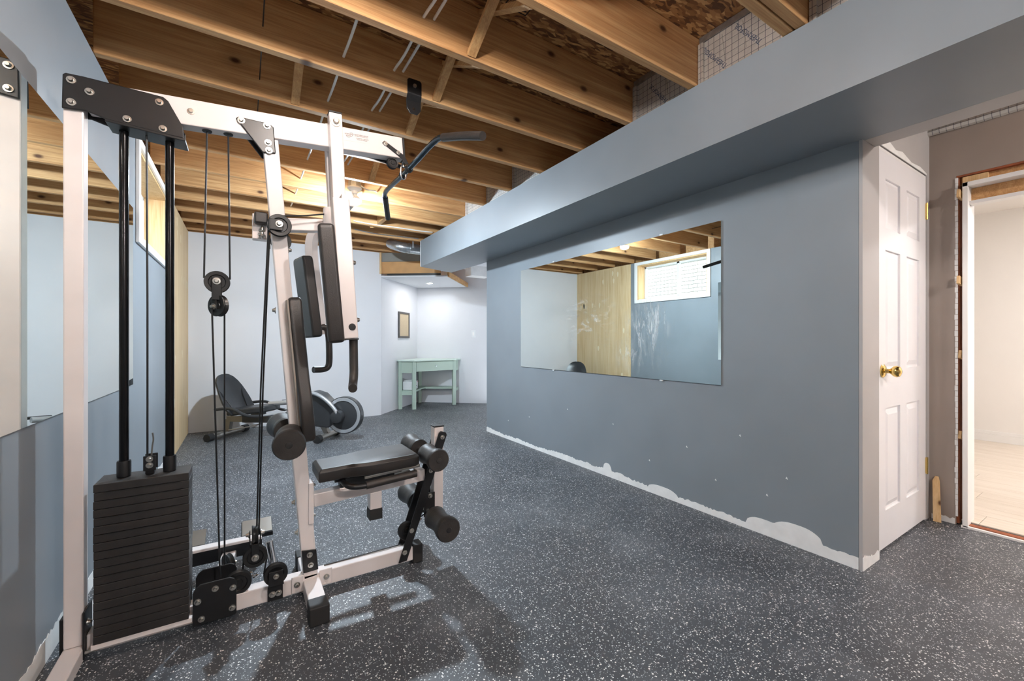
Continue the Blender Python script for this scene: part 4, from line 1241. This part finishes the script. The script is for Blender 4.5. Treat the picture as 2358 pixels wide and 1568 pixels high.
B('chrome_post', 'chrome', G, smooth=True)(lambda bm: cyl(bm, (0.115, 2.17, 0.06), (0.10, 2.20, 0.17), 0.018, 16))
ch = bmesh.new()
for k in range(9):
    a = k * 0.9
    c = V((0.03 + 0.012 * math.cos(2.1 * k), 2.06 + 0.013 * k, 0.095 - 0.004 * k))
    e = V((math.cos(a), math.sin(a), 0.3)) * 0.013; q = V((-math.sin(a), math.cos(a), 0.2)) * 0.006
    tube(ch, [c + e, c + q, c - e, c - q], 0.0022, 6, 1, closed=True)
make('chain', ch, 'chrome', G, smooth=True)

# --- pulldown end of the beam
ph = B('hook_strap', 'black_metal', beam, bevel=0.002)(lambda bm: prism(bm, [(0.541, 1.996), (0.551, 2.008), (0.643, 1.962), (0.668, 1.925), (0.650, 1.918), (0.63, 1.945)], 1.9655, 1.9705))
bolt((0.556, 1.9655, 1.995), ph, s=0.8); bolt((0.616, 1.9655, 1.967), ph, s=0.8)
B('hook_strap', 'black_metal', beam)(lambda bm: bar(bm, (0.50, 2.034, 1.95), (0.655, 2.034, 1.93), 0.018, 0.006, (0, 1, 0)))
pulley((0.598, 2.0, 1.925), 0.027, (0, 1, 0), beam)

lb = thing('lat_bar', 'dark steel pulldown bar with foam grips hanging from the beam end', 'exercise bar', (0.665, 2.0, 1.86))
B('bar', 'dark_bar', lb, smooth=True)(lambda bm: tube(bm, [(0.685, 1.56, 1.892), (0.67, 1.63, 1.913), (0.666, 1.85, 1.90), (0.663, 2.0, 1.897), (0.666, 2.18, 1.905), (0.672, 2.40, 1.92), (0.697, 2.467, 1.903)], 0.0125, 14, 2))
B('foam_grip', 'foam', lb, smooth=True)(lambda bm: tube(bm, [(0.680, 1.585, 1.9), (0.705, 1.46, 1.862), (0.730, 1.342, 1.82)], 0.016, 14, 1))
B('foam_grip', 'foam', lb, smooth=True)(lambda bm: tube(bm, [(0.690, 2.448, 1.908), (0.77, 2.67, 1.854)], 0.016, 14, 0))
for y in (1.955, 2.045):
    B('stop_ball', 'rubber_cap', lb, smooth=True)(lambda bm: lathe(bm, [(0, 0.018), (0.014, 0.015), (0.019, 0.004), (0.019, -0.004), (0.014, -0.015), (0, -0.018)], (0.664, y, 1.897), (0, 1, 0), 18))
B('carabiner', 'chrome', lb, smooth=True)(lambda bm: tube(bm, [(0.655, 2.0, 1.93), (0.64, 2.0, 1.925), (0.638, 2.0, 1.89), (0.642, 2.0, 1.862), (0.655, 2.0, 1.858), (0.664, 2.0, 1.872), (0.664, 2.0, 1.915)], 0.004, 8, 2, closed=True))
B('swivel', 'chrome', lb, smooth=True)(lambda bm: lathe(bm, [(0, 0.02), (0.006, 0.018), (0.009, 0.008), (0.008, -0.008), (0, -0.01)], (0.652, 2.0, 1.925), (0, 0, 1), 14))

# ------------------------------------------------------------------ recumbent exercise bike
ua, va = V((0.78, -0.626, 0)), V((-0.626, -0.78, 0))
R0 = V((-0.15, 5.73, 0))
def L(u, v, w):
    return R0 + ua * u + va * v + V((0, 0, w))


BK = thing('exercise_bike', 'grey and black recumbent exercise bike facing away from the plywood', 'exercise bike', tuple(L(0.6, 0, 0)))
rs = B('rear_stabilizer', 'bike_grey', BK, smooth=True)(lambda bm: cyl(bm, L(0, 0.24, 0.042), L(0, -0.24, 0.042), 0.032, 18))
for v0, v1 in ((0.22, 0.29), (-0.22, -0.29)):
    B('stabilizer_cap', 'rubber_cap', rs, smooth=True)(lambda bm: cyl(bm, L(0, v0, 0.042), L(0, v1, 0.042), 0.04, 20))
B('main_rail', 'bike_grey', BK, **FW)(lambda bm: bar(bm, L(0.0, 0, 0.20), L(1.05, 0, 0.21), 0.05, 0.065, (0, 0, 1)))
B('rear_leg', 'bike_grey', BK, **FW)(lambda bm: bar(bm, L(0.02, 0, 0.195), L(0.0, 0, 0.055), 0.05, 0.06, (0.78, -0.626, 0)))
B('seat_carriage', 'bike_black', BK, **FW)(lambda bm: bar(bm, L(0.2, 0, 0.205), L(0.52, 0, 0.208), 0.07, 0.08, (0, 0, 1)))
B('carriage_lever', 'bike_grey', BK, smooth=True)(lambda bm: tube(bm, [L(0.4, 0, 0.15), L(0.37, 0.08, 0.14), L(0.2, 0.13, 0.11), L(0.12, 0.13, 0.10)], 0.008, 8))
B('seat_support', 'bike_black', BK)(lambda bm: bar(bm, L(0.38, 0, 0.24), L(0.36, 0, 0.31), 0.08, 0.12, (0.78, -0.626, 0)))


def shell(bm, rows, thick):
    """rows: (u, w, halfwidth, curve) -> cushioned sheet"""
    n = 9
    F, Bk = [], []
    for (u, w, hw_, cv) in rows:
        fr_, bk_ = [], []
        for k in range(n):
            t = -1 + 2 * k / (n - 1)
            b = cv * (1 - t * t)
            fr_.append(bm.verts.new(L(u + 0.0 - b * 0.8, t * hw_, w - b * 0.5)))
            e = thick * (1 - 0.75 * abs(t) ** 3)
            bk_.append(bm.verts.new(L(u - b * 0.8 - e, t * hw_, w - b * 0.5 - e * 0.4)))
        F.append(fr_); Bk.append(bk_)
    m = len(rows)
    for i in range(m - 1):
        for k in range(n - 1):
            bm.faces.new((F[i][k], F[i][k + 1], F[i + 1][k + 1], F[i + 1][k]))
            bm.faces.new((Bk[i][k + 1], Bk[i][k], Bk[i + 1][k], Bk[i + 1][k + 1]))
        for k in (0, n - 1):
            bm.faces.new((F[i][k], F[i + 1][k], Bk[i + 1][k], Bk[i][k]))
    for i in (0, m - 1):
        for k in range(n - 1):
            bm.faces.new((F[i][k], Bk[i][k], Bk[i][k + 1], F[i][k + 1]))


sbk = B('seat_back', 'bike_black', BK, smooth=True)(lambda bm: shell(bm, [(0.20, 0.275, 0.185, 0.02), (0.16, 0.33, 0.205, 0.035), (0.11, 0.42, 0.205, 0.045), (0.06, 0.51, 0.19, 0.045), (0.03, 0.565, 0.175, 0.04), (-0.005, 0.62, 0.155, 0.035), (-0.03, 0.665, 0.12, 0.025), (-0.045, 0.695, 0.07, 0.012), (-0.048, 0.703, 0.03, 0.004)], 0.06))
for s in (-1, 1):
    B('back_seam', 'cable', sbk, smooth=True)(lambda bm: tube(bm, [L(0.168, s * 0.10, 0.30), L(0.115, s * 0.12, 0.39), L(0.058, s * 0.14, 0.48), L(0.03, s * 0.175, 0.545)], 0.006, 6))
B('seat_cushion', 'bike_black', BK, bevel=0.02, seg=3, smooth=True)(lambda bm: loft(bm, [[L(0.10, -0.15, w0), L(0.30, -0.19, w0 + .02), L(0.54, -0.14, w0 + .045), L(0.58, 0, w0 + .05), L(0.54, 0.14, w0 + .045), L(0.30, 0.19, w0 + .02), L(0.10, 0.15, w0)] for w0 in (0.255, 0.325)]))
for s in (1, -1):
    hdl = B('side_handle', 'bike_black', BK, smooth=True)(lambda bm: tube(bm, [L(0.08, s * 0.27, 0.345), L(0.2, s * 0.27, 0.36), L(0.30, s * 0.27, 0.355), L(0.38, s * 0.26, 0.30), L(0.46, s * 0.24, 0.275), L(0.55, s * 0.2, 0.275)], 0.016, 12))
    B('handle_tube', 'bike_silver', hdl, smooth=True)(lambda bm: tube(bm, [L(0.48, s * 0.235, 0.276), L(0.62, s * 0.17, 0.28), L(0.78, s * 0.12, 0.30)], 0.011, 10))
B('front_handle', 'bike_black', BK, smooth=True)(lambda bm: tube(bm, [L(0.80, 0.14, 0.30), L(0.86, 0.05, 0.34), L(0.84, -0.09, 0.385), L(0.74, -0.16, 0.40), L(0.55, -0.16, 0.385)], 0.014, 10))
B('seat_nose', 'bike_silver', BK, smooth=True)(lambda bm: tube(bm, [L(0.50, 0, 0.375), L(0.74, -0.02, 0.395)], 0.026, 14, 0))
# drive housing and flywheel
B('housing', 'bike_black', BK, bevel=0.01, seg=2, smooth=True)(lambda bm: loft(bm, [[L(u, v, w) for u, w in ((0.86, 0.16), (0.86, 0.30), (0.95, 0.47), (1.05, 0.53), (1.15, 0.50), (1.33, 0.33), (1.35, 0.22), (1.24, 0.14))] for v in (-0.08, 0.08)]))
fwh = B('flywheel', 'bike_black', BK, smooth=True)(lambda bm: lathe(bm, [(0, -0.035), (0.192, -0.035), (0.2, -0.03), (0.2, 0.03), (0.192, 0.035), (0, 0.035)], L(1.40, 0.02, 0.272), va, 48))
B('wheel_ring', 'bike_silver', fwh, smooth=True)(lambda bm: lathe(bm, [(0.155, 0.035), (0.158, 0.041), (0.188, 0.041), (0.191, 0.035)], L(1.40, 0.02, 0.272), va, 48))
B('crank_arm', 'bike_silver', BK, smooth=True)(lambda bm: tube(bm, [L(1.02, 0.09, 0.525), L(1.14, 0.095, 0.495), L(1.24, 0.098, 0.43), L(1.34, 0.10, 0.33), L(1.36, 0.10, 0.27)], 0.02, 10, 2))
B('hub_cover', 'bike_black', BK, smooth=True)(lambda bm: lathe(bm, [(0.07, 0.055), (0.07, 0.10), (0.062, 0.115), (0, 0.125)], L(1.345, 0.0, 0.262), va, 30))
fs_ = B('front_stabilizer', 'bike_grey', BK, smooth=True)(lambda bm: cyl(bm, L(1.19, 0.17, 0.042), L(1.19, -0.17, 0.042), 0.032, 18))
for v0, v1 in ((0.16, 0.22), (-0.16, -0.22)):
    B('stabilizer_cap', 'rubber_cap', fs_, smooth=True)(lambda bm: cyl(bm, L(1.19, v0, 0.042), L(1.19, v1, 0.042), 0.041, 20))
B('front_leg', 'bike_grey', BK)(lambda bm: bar(bm, L(1.12, 0, 0.18), L(1.19, 0, 0.06), 0.05, 0.05, (0.78, -0.626, 0)))

# ------------------------------------------------------------------ corner desk
DK = thing('corner_desk', 'sage green corner desk with a drawer and low shelf', 'desk', (2.6, 6.6, 0))
legs = [(2.075, 6.53), (2.25, 6.385), (2.985, 6.50), (3.15, 6.70), (2.585, 7.05)]
for (x, y) in legs:
    B('leg', 'green_desk', DK, bevel=0.002)(lambda bm: box(bm, x - 0.028, x + 0.028, y - 0.022, y + 0.022, 0.001, 0.752))
B('table_top', 'desk_top', DK, bevel=0.003)(lambda bm: prism(bm, [(2.585, 7.10), (2.03, 6.555), (2.035, 6.51), (2.235, 6.335), (3.01, 6.455), (3.20, 6.66), (3.195, 6.70), (2.61, 7.095)], 0.753, 0.772, 'xy'))
B('side_apron', 'green_desk', DK)(lambda bm: bar(bm, (2.095, 6.515, 0.66), (2.235, 6.40, 0.66), 0.018, 0.18, (0, 0, 1)))
B('side_apron', 'green_desk', DK)(lambda bm: bar(bm, (3.0, 6.52, 0.66), (3.14, 6.68, 0.66), 0.018, 0.18, (0, 0, 1)))
B('back_apron', 'green_desk', DK)(lambda bm: bar(bm, (2.09, 6.54, 0.69), (2.57, 7.04, 0.69), 0.015, 0.12, (0, 0, 1)))
B('back_apron', 'green_desk', DK)(lambda bm: bar(bm, (2.60, 7.05, 0.69), (3.13, 6.71, 0.69), 0.015, 0.12, (0, 0, 1)))
dwr = B('drawer', 'green_desk', DK, bevel=0.003)(lambda bm: bar(bm, (2.285, 6.385, 0.665), (2.955, 6.488, 0.665), 0.02, 0.15, (0, 0, 1)))
B('drawer_knob', 'chrome', dwr, smooth=True)(lambda bm: lathe(bm, [(0, 0.026), (0.010, 0.024), (0.013, 0.017), (0.006, 0.01), (0.005, 0.0), (0, 0)], (2.625, 6.427, 0.672), (0.153, -0.988, 0), 18))
B('top_rail', 'green_desk', DK)(lambda bm: bar(bm, (2.27, 6.395, 0.746), (2.965, 6.50, 0.746), 0.02, 0.012, (0, 0, 1)))
B('shelf', 'green_desk', DK)(lambda bm: prism(bm, [(2.07, 6.555), (2.25, 6.40), (2.46, 6.66), (2.60, 6.79), (2.98, 6.52), (3.13, 6.70), (2.585, 7.06)], 0.275, 0.292, 'xy'))
B('shelf_rail', 'green_desk', DK)(lambda bm: bar(bm, (2.095, 6.515, 0.25), (2.235, 6.40, 0.25), 0.016, 0.05, (0, 0, 1)))
B('shelf_rail', 'green_desk', DK)(lambda bm: bar(bm, (3.0, 6.52, 0.25), (3.14, 6.68, 0.25), 0.016, 0.05, (0, 0, 1)))
B('shelf_edge', 'green_desk', DK)(lambda bm: (bar(bm, (2.26, 6.41, 0.28), (2.46, 6.66, 0.28), 0.012, 0.03, (0, 0, 1)), bar(bm, (2.60, 6.79, 0.28), (2.98, 6.52, 0.28), 0.012, 0.03, (0, 0, 1))))

PR = thing('printer', 'small white printer on the green desk shelf', 'printer', (2.27, 6.62, 0.293))
pd, pn_ = V((0.66, 0.75, 0)), V((0.75, -0.66, 0))
pc = V((2.255, 6.60, 0.2935))
def pbox(bm, a0, a1, b0, b1, z0, z1):
    loft(bm, [[pc + pd * a + pn_ * b + V((0, 0, z)) for a, b in ((a0, b0), (a1, b0), (a1, b1), (a0, b1))] for z in (z0, z1)])
B('body', 'plastic_white', PR, bevel=0.012, seg=3, smooth=True)(lambda bm: pbox(bm, -0.11, 0.14, -0.075, 0.085, 0, 0.135))
B('lid', 'plastic_white', PR, bevel=0.004)(lambda bm: pbox(bm, -0.10, 0.13, -0.065, 0.06, 0.136, 0.15))
B('tray_slot', 'cable', PR)(lambda bm: pbox(bm, -0.05, 0.09, 0.0855, 0.087, 0.055, 0.062))
B('red_button', plain('red_plastic', srgb(190, 60, 50), 0.4), PR)(lambda bm: pbox(bm, 0.115, 0.132, 0.085, 0.088, 0.11, 0.125))
B('power_cord', 'cable', PR, smooth=True)(lambda bm: tube(bm, [pc + pd * 0.14 + V((0, 0, .1)), pc + pd * 0.19 + V((0, 0, .12)), pc + pd * 0.22 + pn_ * 0.03 + V((0, 0, .06)), pc + pd * 0.20 + pn_ * 0.05 + V((0, 0, .006))], 0.004, 6))
